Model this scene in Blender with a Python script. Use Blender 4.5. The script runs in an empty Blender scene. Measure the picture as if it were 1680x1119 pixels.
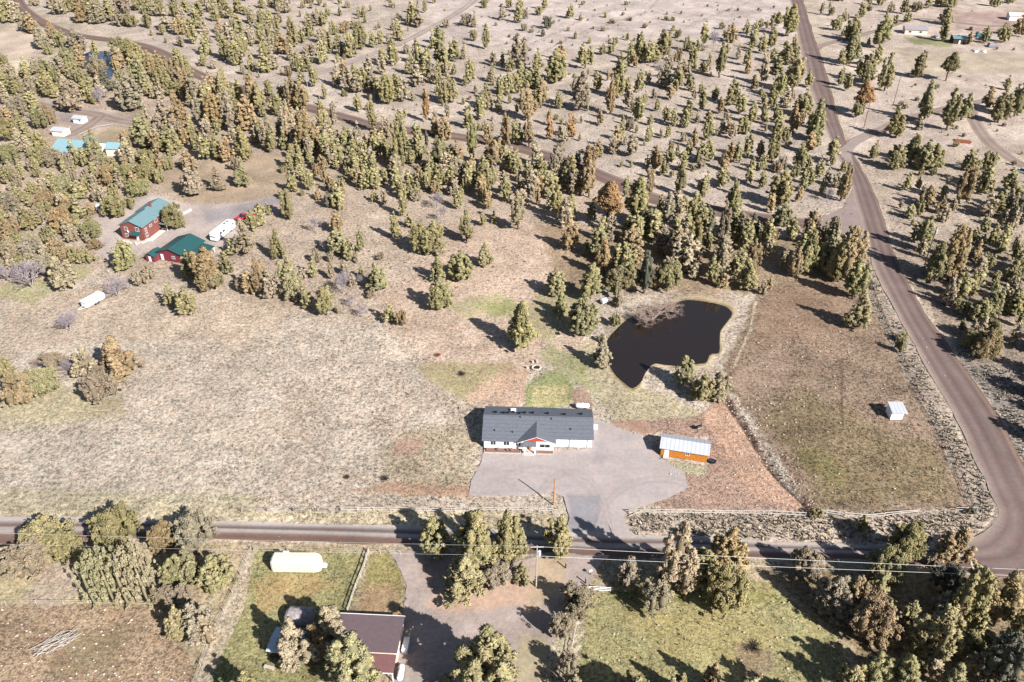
import bpy, math, random
import numpy as np
from mathutils import Vector, Matrix
R = math.radians
rnd = random.Random(7)
SC = bpy.context.scene
COL = SC.collection

# ------------------------------------------------------------------ camera, sky, sun, exposure
CAM_H, PITCH, FOC = 120.0, R(34), 1320.0
cd = bpy.data.cameras.new('camera'); cam = bpy.data.objects.new('camera', cd); COL.objects.link(cam)
cam.location = (0, 0, CAM_H); cam.rotation_euler = (R(90) - PITCH, 0, 0)
cd.sensor_width = 36; cd.lens = FOC * 36 / 1680; cd.clip_end = 20000; cd.clip_start = 1
SC.camera = cam
SUN_AZ = math.atan2(1540, -1592)      # clockwise from +Y
SUN_EL = R(35.5)
w = bpy.data.worlds.new('World'); SC.world = w; w.use_nodes = True
sky = w.node_tree.nodes.new('ShaderNodeTexSky'); sky.sky_type = 'NISHITA'; sky.sun_disc = False
sky.sun_elevation = SUN_EL; sky.sun_rotation = SUN_AZ
bg = w.node_tree.nodes['Background']; bg.inputs[1].default_value = 0.05
w.node_tree.links.new(sky.outputs[0], bg.inputs[0])
sl = bpy.data.lights.new('sun', 'SUN'); sun = bpy.data.objects.new('sun', sl); COL.objects.link(sun)
sl.energy = 5.0; sl.angle = R(0.5); sl.color = (1, .962, .915)
sdir = Vector((math.sin(SUN_AZ) * math.cos(SUN_EL), math.cos(SUN_AZ) * math.cos(SUN_EL), math.sin(SUN_EL)))
sun.rotation_euler = sdir.to_track_quat('Z', 'Y').to_euler(); sun.location = sdir * 300
vs = SC.view_settings; vs.view_transform = 'Standard'; vs.look = 'None'; vs.exposure = 1.12; vs.gamma = 1

# ------------------------------------------------------------------ helpers
CP, SP = math.cos(PITCH), math.sin(PITCH)
def P(x, y, z=0.0):                   # where the sight line of a photograph point meets height z
    u = (x - 840) / FOC; v = (y - 559.5) / FOC
    k = (CAM_H - z) / (SP + v * CP)
    return Vector((u * k, (CP - v * SP) * k, z))
def lin(c):
    return [((v / 255) / 12.92 if v / 255 <= .04045 else ((v / 255 + .055) / 1.055) ** 2.4) for v in c]
KA = 0.60                              # seen sunlit value -> surface albedo
def alb(c, k=KA): return [min(.9, v * k) for v in lin(c)]
def tag(o, label=None, cat=None, group=None, kind=None):
    if label: o['label'] = label
    if cat: o['category'] = cat
    if group: o['group'] = group
    if kind: o['kind'] = kind
    return o
def empty(name, loc, rz=0, label=None, cat=None, group=None):
    o = bpy.data.objects.new(name, None); COL.objects.link(o); o.empty_display_size = .5
    o.location = loc; o.rotation_euler = (0, 0, rz)
    return tag(o, label, cat, group)
class MB:
    def __init__(s): s.v = []; s.f = []
    def add(s, vs, fs):
        n = len(s.v); s.v += [tuple(q) for q in vs]; s.f += [tuple(i + n for i in f) for f in fs]; return s
    def box(s, x0, x1, y0, y1, z0, z1):
        return s.add([(x0,y0,z0),(x1,y0,z0),(x1,y1,z0),(x0,y1,z0),(x0,y0,z1),(x1,y0,z1),(x1,y1,z1),(x0,y1,z1)],
                     [(0,3,2,1),(4,5,6,7),(0,1,5,4),(1,2,6,5),(2,3,7,6),(3,0,4,7)])
    def slab(s, a, b, c, d, t):       # quad a b c d (counter-clockwise from above) with thickness t downwards
        top = [Vector(q) for q in (a, b, c, d)]; bot = [q - Vector((0, 0, t)) for q in top]
        return s.add(top + bot, [(0,1,2,3),(7,6,5,4),(0,4,5,1),(1,5,6,2),(2,6,7,3),(3,7,4,0)])
    def tube(s, a, b, r0, r1=None, n=8, cap=True):
        a = Vector(a); b = Vector(b); r1 = r0 if r1 is None else r1
        d = (b - a).normalized(); u = d.orthogonal().normalized(); w_ = d.cross(u)
        vs = []
        for q, r in ((a, r0), (b, r1)):
            for i in range(n):
                t = 2 * math.pi * i / n; vs.append(q + (u * math.cos(t) + w_ * math.sin(t)) * r)
        fs = [(i, (i + 1) % n, n + (i + 1) % n, n + i) for i in range(n)]
        if cap: fs += [tuple(range(n))[::-1], tuple(range(n, 2 * n))]
        return s.add(vs, fs)
    def rings(s, rings, cap=True):    # list of equal-length vertex loops
        n = len(rings[0]); vs = [q for r in rings for q in r]; fs = []
        for k in range(len(rings) - 1):
            for i in range(n):
                fs.append((k*n+i, k*n+(i+1)%n, (k+1)*n+(i+1)%n, (k+1)*n+i))
        if cap: fs += [tuple(range(n))[::-1], tuple(range((len(rings)-1)*n, len(rings)*n))]
        return s.add(vs, fs)
    def blob(s, c, rx, ry, rz, n=8, m=5, j=.15, rg=rnd):
        rr = []
        for k in range(m + 1):
            t = math.pi * (k + .35) / (m + .7); ring = []
            for i in range(n):
                a = 2 * math.pi * i / n; q = 1 + rg.uniform(-j, j)
                ring.append((c[0] + rx*math.sin(t)*math.cos(a)*q, c[1] + ry*math.sin(t)*math.sin(a)*q, c[2] - rz*math.cos(t)*q))
            rr.append(ring)
        return s.rings(rr)
    def build(s, name, m, parent=None, smooth=False):
        me = bpy.data.meshes.new(name); me.from_pydata(s.v, [], s.f); me.update()
        me.materials.append(m)
        if smooth:
            for p in me.polygons: p.use_smooth = True
        o = bpy.data.objects.new(name, me); COL.objects.link(o); o.parent = parent
        return o
def np_mesh(name, V, F, m, attrs=()):
    V = np.asarray(V, np.float32); F = np.asarray(F, np.int32); k = F.shape[1]
    me = bpy.data.meshes.new(name)
    me.vertices.add(len(V)); me.vertices.foreach_set('co', V.ravel())
    me.loops.add(F.size); me.loops.foreach_set('vertex_index', F.ravel())
    me.polygons.add(len(F)); me.polygons.foreach_set('loop_start', np.arange(0, F.size, k, dtype=np.int32))
    me.polygons.foreach_set('loop_total', np.full(len(F), k, np.int32))
    me.update(calc_edges=True)
    for an, data in attrs:
        data = np.asarray(data, np.float32)
        if data.ndim == 2:
            a = me.attributes.new(an, 'FLOAT_COLOR', 'POINT')
            if data.shape[1] == 3: data = np.concatenate([data, np.ones((len(data), 1), np.float32)], 1)
            a.data.foreach_set('color', data.ravel())
        else:
            a = me.attributes.new(an, 'FLOAT', 'POINT'); a.data.foreach_set('value', data)
    me.materials.append(m)
    return me
def link(name, me, parent=None):
    o = bpy.data.objects.new(name, me); COL.objects.link(o); o.parent = parent; return o

# ------------------------------------------------------------------ materials
def _new(name):
    m = bpy.data.materials.new(name); m.use_nodes = True
    return m, m.node_tree, m.node_tree.nodes['Principled BSDF']
def mat(name, c, rough=.75, metal=0, var=.16, scale=1.5, bump=0, ribs=None, ribw=.25, k=KA, spec=.3):
    """plain surface with blotchy procedural wear; ribs = axis index of evenly spaced seams (object coordinates)"""
    m, nt, b = _new(name); N = nt.nodes; L = nt.links
    col = alb(c, k); b.inputs['Roughness'].default_value = rough; b.inputs['Metallic'].default_value = metal
    b.inputs['Specular IOR Level'].default_value = spec
    tc = N.new('ShaderNodeTexCoord')
    n1 = N.new('ShaderNodeTexNoise'); n1.inputs['Scale'].default_value = scale; n1.inputs['Detail'].default_value = 6
    n1.inputs['Roughness'].default_value = .65
    L.new(tc.outputs['Object'], n1.inputs[0])
    mr = N.new('ShaderNodeMapRange'); mr.inputs[1].default_value = .3; mr.inputs[2].default_value = .7
    mr.inputs[3].default_value = 1 - var; mr.inputs[4].default_value = 1 + var
    L.new(n1.outputs[0], mr.inputs[0])
    mx = N.new('ShaderNodeVectorMath'); mx.operation = 'SCALE'; mx.inputs[0].default_value = col
    L.new(mr.outputs[0], mx.inputs['Scale'])
    out = mx.outputs[0]
    if ribs is not None:
        sx = N.new('ShaderNodeSeparateXYZ'); L.new(tc.outputs['Object'], sx.inputs[0])
        d = N.new('ShaderNodeMath'); d.operation = 'DIVIDE'; d.inputs[1].default_value = ribw; L.new(sx.outputs[ribs], d.inputs[0])
        fr = N.new('ShaderNodeMath'); fr.operation = 'FRACT'; L.new(d.outputs[0], fr.inputs[0])
        lt = N.new('ShaderNodeMath'); lt.operation = 'LESS_THAN'; lt.inputs[1].default_value = .18; L.new(fr.outputs[0], lt.inputs[0])
        mr2 = N.new('ShaderNodeMapRange'); mr2.inputs[3].default_value = 1.0; mr2.inputs[4].default_value = .8; L.new(lt.outputs[0], mr2.inputs[0])
        m2 = N.new('ShaderNodeVectorMath'); m2.operation = 'SCALE'; L.new(out, m2.inputs[0]); L.new(mr2.outputs[0], m2.inputs['Scale']); out = m2.outputs[0]
    L.new(out, b.inputs['Base Color'])
    if bump:
        bp = N.new('ShaderNodeBump'); bp.inputs['Strength'].default_value = bump; bp.inputs['Distance'].default_value = .05
        n2 = N.new('ShaderNodeTexNoise'); n2.inputs['Scale'].default_value = scale * 8; L.new(tc.outputs['Object'], n2.inputs[0])
        L.new(n2.outputs[0], bp.inputs['Height']); L.new(bp.outputs[0], b.inputs['Normal'])
    return m
M = {}
M['white'] = mat('white_paint', (238, 238, 240), .55, var=.05, k=.80)
M['trim'] = mat('trim_white', (235, 235, 235), .6, var=.06, k=.78)
M['shingle'] = mat('grey_shingle', (112, 117, 127), .9, var=.18, scale=2.2, bump=.5, ribs=1, ribw=.9, k=.62)
M['glass'] = mat('window_glass', (60, 66, 75), .12, var=.2, k=.5, spec=.6)
M['red'] = mat('red_shakes', (200, 80, 66), .8, var=.15, k=.6)
M['cedar'] = mat('orange_cedar', (216, 136, 52), .7, var=.2, scale=2, ribs=0, ribw=.3, k=.62)
M['galv'] = mat('galvanised_roof', (204, 207, 216), .5, metal=.0, var=.08, ribs=0, ribw=.9, k=.6)
M['greywood'] = mat('weathered_rail', (200, 190, 180), .9, var=.2, scale=4, k=.62)
M['polewood'] = mat('pole_wood', (140, 105, 80), .9, var=.25, scale=3, k=.5)
M['polenew'] = mat('pole_wood_new', (200, 150, 110), .85, var=.15, scale=3, k=.6)
M['polegrey'] = mat('pole_wood_grey', (196, 186, 176), .85, var=.15, scale=3, k=.6)
M['darkwood'] = mat('dark_post', (80, 68, 60), .9, var=.25, scale=3, k=.5)
M['rust'] = mat('rust_brown', (150, 92, 62), .85, var=.25, k=.6)
M['green_roof'] = mat('green_metal_roof', (50, 92, 94), .45, var=.1, ribs=0, ribw=.5, k=.66)
M['teal_roof'] = mat('teal_metal_roof', (122, 154, 160), .45, var=.1, ribs=0, ribw=.5, k=.62)
M['palesky_roof'] = mat('pale_teal_roof', (150, 184, 192), .45, var=.1, ribs=0, ribw=.5, k=.66)
M['redwall'] = mat('brick_red_wall', (146, 88, 80), .8, var=.15, ribs=2, ribw=.4, k=.62)
M['barnred'] = mat('crimson_wall', (146, 62, 76), .8, var=.15, ribs=0, ribw=.4, k=.6)
M['cream'] = mat('cream_wall', (240, 220, 200), .8, var=.1, k=.8)
M['brownroof'] = mat('mauve_brown_metal_roof', (126, 108, 112), .5, var=.1, ribs=0, ribw=.35, k=.62)
M['brownroof2'] = mat('red_brown_metal_roof', (138, 98, 98), .5, var=.12, ribs=0, ribw=.35, k=.62)
M['greyroof'] = mat('grey_flat_roof', (165, 160, 165), .85, var=.1, k=.62)
M['rv_white'] = mat('gelcoat_white', (240, 242, 246), .35, var=.04, k=.86)
M['tarp'] = mat('cream_tarp', (236, 228, 208), .65, var=.10, scale=2, bump=.4, k=.68)
M['tarp_blue'] = mat('pale_blue_tarp', (196, 208, 220), .6, var=.15, scale=2, k=.7)
M['tarp_teal'] = mat('teal_tarp', (60, 130, 150), .6, var=.2, scale=2, k=.6)
M['black'] = mat('black_enamel', (40, 40, 45), .4, var=.2, k=.6)
M['rubber'] = mat('tyre_rubber', (45, 45, 48), .85, var=.2, k=.6)
M['redcar'] = mat('red_car_paint', (225, 30, 50), .25, var=.04, k=.75, spec=.6)
M['bluecar'] = mat('dark_blue_car_paint', (50, 65, 95), .3, var=.05, k=.7, spec=.6)
M['silver'] = mat('silver_car_paint', (190, 200, 215), .3, metal=.2, var=.04, k=.75, spec=.6)
M['concrete'] = mat('concrete', (205, 198, 192), .9, var=.1, scale=3, k=.66)
M['mulch'] = mat('bark_mulch', (150, 115, 105), .95, var=.3, scale=5, bump=.6)
M['stone'] = mat('pale_stone', (215, 200, 185), .9, var=.2, scale=3)
M['steel'] = mat('grey_steel', (150, 155, 165), .45, metal=.4, var=.1)
M['bark'] = mat('juniper_bark', (120, 95, 80), .95, var=.3, scale=4, bump=.5, k=.5)
M['oldtent'] = mat('mottled_grey_cover', (170, 160, 160), .85, var=.5, scale=1.6, k=.6)
def leaf_mat(name):
    m, nt, b = _new(name); N = nt.nodes; L = nt.links
    oi = N.new('ShaderNodeObjectInfo'); at = N.new('ShaderNodeAttribute'); at.attribute_name = 'tint'
    mx = N.new('ShaderNodeVectorMath'); mx.operation = 'MULTIPLY'
    L.new(oi.outputs['Color'], mx.inputs[0]); L.new(at.outputs['Color'], mx.inputs[1])
    L.new(mx.outputs[0], b.inputs['Base Color']); b.inputs['Roughness'].default_value = .8
    b.inputs['Specular IOR Level'].default_value = .12
    return m
def attr_mat(name, rough=.9, spec=.1):
    m, nt, b = _new(name); at = nt.nodes.new('ShaderNodeAttribute'); at.attribute_name = 'base'
    nt.links.new(at.outputs['Color'], b.inputs['Base Color']); b.inputs['Roughness'].default_value = rough
    b.inputs['Specular IOR Level'].default_value = spec
    return m
M['leaf'] = leaf_mat('juniper_foliage'); M['tuft'] = attr_mat('sage_and_grass'); M['farleaf'] = attr_mat('far_juniper_foliage')
def ground_mat(name, s1=1.1, s2=2.6, amp0=1.0, rough=.95, bump=.35):
    m, nt, b = _new(name); N = nt.nodes; L = nt.links
    at = N.new('ShaderNodeAttribute'); at.attribute_name = 'base'
    am = N.new('ShaderNodeAttribute'); am.attribute_name = 'amp'
    tc = N.new('ShaderNodeTexCoord')
    def noise(s, d, r, off):
        mp = N.new('ShaderNodeMapping'); mp.inputs['Location'].default_value = (off, off * 2, 0); L.new(tc.outputs['Object'], mp.inputs[0])
        n = N.new('ShaderNodeTexNoise'); n.inputs['Scale'].default_value = s; n.inputs['Detail'].default_value = d; n.inputs['Roughness'].default_value = r
        L.new(mp.outputs[0], n.inputs[0])
        a = N.new('ShaderNodeMath'); a.operation = 'SUBTRACT'; a.inputs[1].default_value = .5; L.new(n.outputs[0], a.inputs[0]); return a.outputs[0]
    def mul(a, k):
        q = N.new('ShaderNodeMath'); q.operation = 'MULTIPLY'; L.new(a, q.inputs[0])
        if isinstance(k, float): q.inputs[1].default_value = k
        else: L.new(k, q.inputs[1])
        return q.outputs[0]
    def add(a, c):
        q = N.new('ShaderNodeMath'); q.operation = 'ADD'; L.new(a, q.inputs[0])
        if isinstance(c, float): q.inputs[1].default_value = c
        else: L.new(c, q.inputs[1])
        return q.outputs[0]
    nA = noise(s2, 5, .75, 0); nB = noise(s1, 4, .6, 31.7); nC = noise(.16, 4, .6, 77.1)
    t = add(add(mul(nA, 3.7 * amp0), mul(nB, 2.2 * amp0)), mul(nC, .9))
    t = mul(t, am.outputs['Fac'])
    f = add(t, 1.0)
    cl = N.new('ShaderNodeClamp'); cl.inputs[1].default_value = .38; cl.inputs[2].default_value = 1.55; L.new(f, cl.inputs[0])
    mx = N.new('ShaderNodeVectorMath'); mx.operation = 'SCALE'; L.new(at.outputs['Color'], mx.inputs[0]); L.new(cl.outputs[0], mx.inputs['Scale'])
    # slight hue drift between pinkish and greenish dry grass
    hn = noise(.35, 3, .6, 12.3)
    hs = N.new('ShaderNodeCombineXYZ'); L.new(add(mul(hn, .22), 1.0), hs.inputs[0]); hs.inputs[1].default_value = 1; L.new(add(mul(hn, -.1), 1.0), hs.inputs[2])
    m2 = N.new('ShaderNodeVectorMath'); m2.operation = 'MULTIPLY'; L.new(mx.outputs[0], m2.inputs[0]); L.new(hs.outputs[0], m2.inputs[1])
    L.new(m2.outputs[0], b.inputs['Base Color']); b.inputs['Roughness'].default_value = rough; b.inputs['Specular IOR Level'].default_value = .08
    bp = N.new('ShaderNodeBump'); bp.inputs['Strength'].default_value = bump; bp.inputs['Distance'].default_value = .25
    L.new(t, bp.inputs['Height']); L.new(bp.outputs[0], b.inputs['Normal'])
    return m
M['ground'] = ground_mat('dry_ground')
M['gravel'] = ground_mat('gravel', 1.2, 5.0, .45, bump=.1)
def water_mat(name, c, k=.5):
    m, nt, b = _new(name); b.inputs['Base Color'].default_value = (*alb(c, k), 1); b.inputs['Roughness'].default_value = .1
    n = nt.nodes.new('ShaderNodeTexNoise'); n.inputs['Scale'].default_value = 1.2; bp = nt.nodes.new('ShaderNodeBump'); bp.inputs['Strength'].default_value = .05
    nt.links.new(n.outputs[0], bp.inputs['Height']); nt.links.new(bp.outputs[0], b.inputs['Normal']); return m
M['pond'] = water_mat('dark_pond_water', (52, 44, 40)); M['pond2'] = water_mat('blue_pond_water', (60, 68, 88), .7)

# ------------------------------------------------------------------ ground: one sheet, coloured by real patches of soil and grass
def vnoise(x, y, s, seed):
    x = x / s + seed * 17.3; y = y / s + seed * 9.1
    xi = np.floor(x).astype(np.int64); yi = np.floor(y).astype(np.int64); fx = x - xi; fy = y - yi
    fx = fx*fx*(3-2*fx); fy = fy*fy*(3-2*fy)
    def h(a, c):
        n = (a * 374761393 + c * 668265263 + seed * 982451653) & 0xffffffff
        n = ((n ^ (n >> 13)) * 1274126177) & 0xffffffff
        return ((n ^ (n >> 16)) & 0xffff) / 65535.0
    return (h(xi, yi)*(1-fx)+h(xi+1, yi)*fx)*(1-fy) + (h(xi, yi+1)*(1-fx)+h(xi+1, yi+1)*fx)*fy
def fbm(x, y, s, seed, o=3):
    t = 0; a = 1; n = 0
    for k in range(o): t = t + a * vnoise(x, y, s / 2**k, seed + k); n += a; a *= .55
    return t / n
def pdist(px, py, poly):              # signed distance (positive inside), pixels of the photograph
    n = len(poly); d = np.full(px.shape, 1e9); ins = np.zeros(px.shape, bool)
    for i in range(n):
        ax, ay = poly[i]; bx, by = poly[(i+1) % n]
        ex, ey = bx-ax, by-ay; l2 = ex*ex+ey*ey+1e-9
        t = np.clip(((px-ax)*ex+(py-ay)*ey)/l2, 0, 1)
        d = np.minimum(d, (px-ax-t*ex)**2+(py-ay-t*ey)**2)
        if ay != by:
            c = ((ay > py) != (by > py)) & (px < (bx-ax)*(py-ay)/(by-ay)+ax); ins ^= c
    d = np.sqrt(d); return np.where(ins, d, -d)
def ribpoly(pairs): return [p[:2] for p in pairs] + [p[2:] for p in pairs[::-1]]
def center2pairs(pts, wm):            # centre line in photo pixels + width in metres -> pixel edge pairs
    out = []; W = [P(*q) for q in pts]
    for i, q in enumerate(W):
        d = (W[min(i+1, len(W)-1)] - W[max(i-1, 0)]).normalized(); nrm = Vector((-d.y, d.x, 0))
        out.append((q + nrm * wm / 2, q - nrm * wm / 2))
    return out
def smooth_pairs(pairs, seg=8):       # Catmull-Rom through world pairs
    res = []; n = len(pairs)
    for i in range(n - 1):
        p0, p1, p2, p3 = pairs[max(i-1, 0)], pairs[i], pairs[i+1], pairs[min(i+2, n-1)]
        for k in range(seg):
            t = k / seg
            res.append(tuple(.5*((2*p1[j])+(p2[j]-p0[j])*t+(2*p0[j]-5*p1[j]+4*p2[j]-p3[j])*t*t+(3*p1[j]-p0[j]-3*p2[j]+p3[j])*t**3) for j in (0, 1)))
    res.append(tuple(pairs[-1])); return res
def proj(V):                          # world -> photo pixel
    y = V.y * CP - (V.z - CAM_H) * SP; up = (V.z - CAM_H) * CP + V.y * SP
    return (840 + FOC * V.x / y, 559.5 - FOC * up / y)
PIX = lambda prs: [(P(a, b), P(c, d)) for a, b, c, d in prs]
ROADS = {}
ROADS['main'] = smooth_pairs(PIX([(1287,-40,1309,-40),(1296,0,1318,0),(1307,50,1333,50),(1322,120,1356,120),(1340,175,1370,175),(1361,225,1386,225),(1377,262,1404,258),(1391,285,1420,285),(1400,318,1436,318),(1408,345,1446,345),(1418,375,1455,375),(1425,405,1464,405),(1433,440,1478,440),(1453,480,1500,480),(1474,520,1522,520),(1493,555,1544,550),(1512,590,1572,590),(1534,630,1602,630),(1558,670,1630,672),(1582,715,1655,715),(1602,760,1680,765),(1622,805,1700,805),(1635,838,1722,850),(1625,862,1730,905),(1597,882,1716,945),(1560,890,1640,947)]))
ROADS['south'] = smooth_pairs(PIX([(-160,842,-160,893),(0,846,0,893),(210,851,210,884),(420,857,420,886),(600,861,600,893),(760,867,760,901),(900,873,900,909),(1000,876,1000,915),(1130,879,1130,913),(1260,888,1260,915),(1400,894,1400,917),(1500,895,1500,925),(1575,888,1600,942)]))
ROADS['middle'] = smooth_pairs(center2pairs([(10,-30),(28,0),(38,15),(62,32),(90,46),(122,57),(162,63),(200,68),(232,75),(260,85),(282,98),(300,110),(335,127),(370,139),(410,151),(460,165),(527,182),(570,194),(605,204),(670,214),(752,224),(832,238),(920,262),(985,288),(1025,305),(1072,325),(1165,344),(1240,356),(1320,367),(1385,370),(1435,362)], 9.0), 5)
ROADS['north'] = smooth_pairs(center2pairs([(800,-30),(775,3),(732,32),(695,52),(670,65),(600,93),(530,118),(470,137),(440,150),(418,153)], 6.5), 5)
ROADS['east'] = smooth_pairs(center2pairs([(1380,236),(1402,231),(1440,214),(1475,200),(1530,183),(1600,168),(1720,152)], 5.5), 5)
ROADS['east_track'] = smooth_pairs(center2pairs([(1590,172),(1595,190),(1604,208),(1622,232),(1650,255),(1685,274),(1750,300)], 6), 5)
ROADS['ne_drive'] = smooth_pairs(center2pairs([(1330,92),(1345,76),(1380,66),(1440,50),(1500,31),(1560,36),(1620,42),(1720,44)], 5.5), 5)
ROADS['nw_drive'] = smooth_pairs(center2pairs([(35,162),(60,170),(100,178),(150,186),(185,196),(228,202)], 7), 5)
ROADS['nw_loop'] = smooth_pairs(center2pairs([(166,190),(150,203),(125,217),(105,224)], 6.5), 5)
PAD = [(770,812),(773,790),(790,757),(793,738),(850,741),(905,738),(970,736),(974,690),(985,690),(1010,701),(1052,713),(1060,727),(1083,749),(1096,760),(1124,775),(1128,800),(1095,818),(1034,836),(1022,846),(1026,860),(1042,880),(926,876),(934,850),(925,815),(905,808),(830,814)]
YARD = [(640,902),(700,906),(835,925),(900,905),(1000,912),(985,925),(966,960),(940,985),(915,1010),(905,1050),(885,1119),(870,1200),(560,1200),(640,1119),(662,1010),(668,960)]
RPOLY = {k: [proj(a) for a, b in v] + [proj(b) for a, b in v[::-1]] for k, v in ROADS.items()}
POND = [(980+x/6, 480+y/6) for x, y in [(95,465),(180,370),(260,290),(330,240),(380,215),(470,190),(600,170),(720,130),(790,98),(880,72),(950,72),(1030,92),(1150,105),(1260,135),(1320,190),(1322,240),(1270,300),(1220,380),(1192,440),(1212,540),(1215,615),(1170,600),(1110,590),(1060,640),(1090,720),(1040,740),(960,700),(880,722),(780,722),(700,716),(560,690),(480,705),(490,760),(455,830),(420,900),(360,945),(310,940),(250,880),(180,800),(80,728),(120,690),(150,600),(112,510)]]
def smooth_poly(p, k=4):
    n = len(p); o = []
    for i in range(n):
        p0, p1, p2, p3 = p[i-1], p[i], p[(i+1) % n], p[(i+2) % n]
        for j in range(k):
            t = j/k; o.append(tuple(.5*((2*p1[a])+(p2[a]-p0[a])*t+(2*p0[a]-5*p1[a]+4*p2[a]-p3[a])*t*t+(3*p1[a]-p0[a]-3*p2[a]+p3[a])*t**3) for a in (0, 1)))
    return o
POND = smooth_poly([(980+x/6, 480+y/6) for x, y in [(95,470),(180,370),(270,285),(360,225),(500,185),(650,150),(780,100),(880,74),(1000,82),(1150,105),(1270,142),(1325,215),(1270,300),(1210,390),(1205,500),(1195,595),(1110,610),(1070,690),(960,705),(820,725),(680,715),(560,705),(485,770),(430,880),(345,940),(255,885),(170,800),(110,690),(95,570)]])
POND2 = [(112,92),(124,88),(138,89),(150,83),(163,84),(178,84),(184,100),(186,120),(181,132),(170,124),(160,108),(145,112),(132,114),(122,104)]
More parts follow.
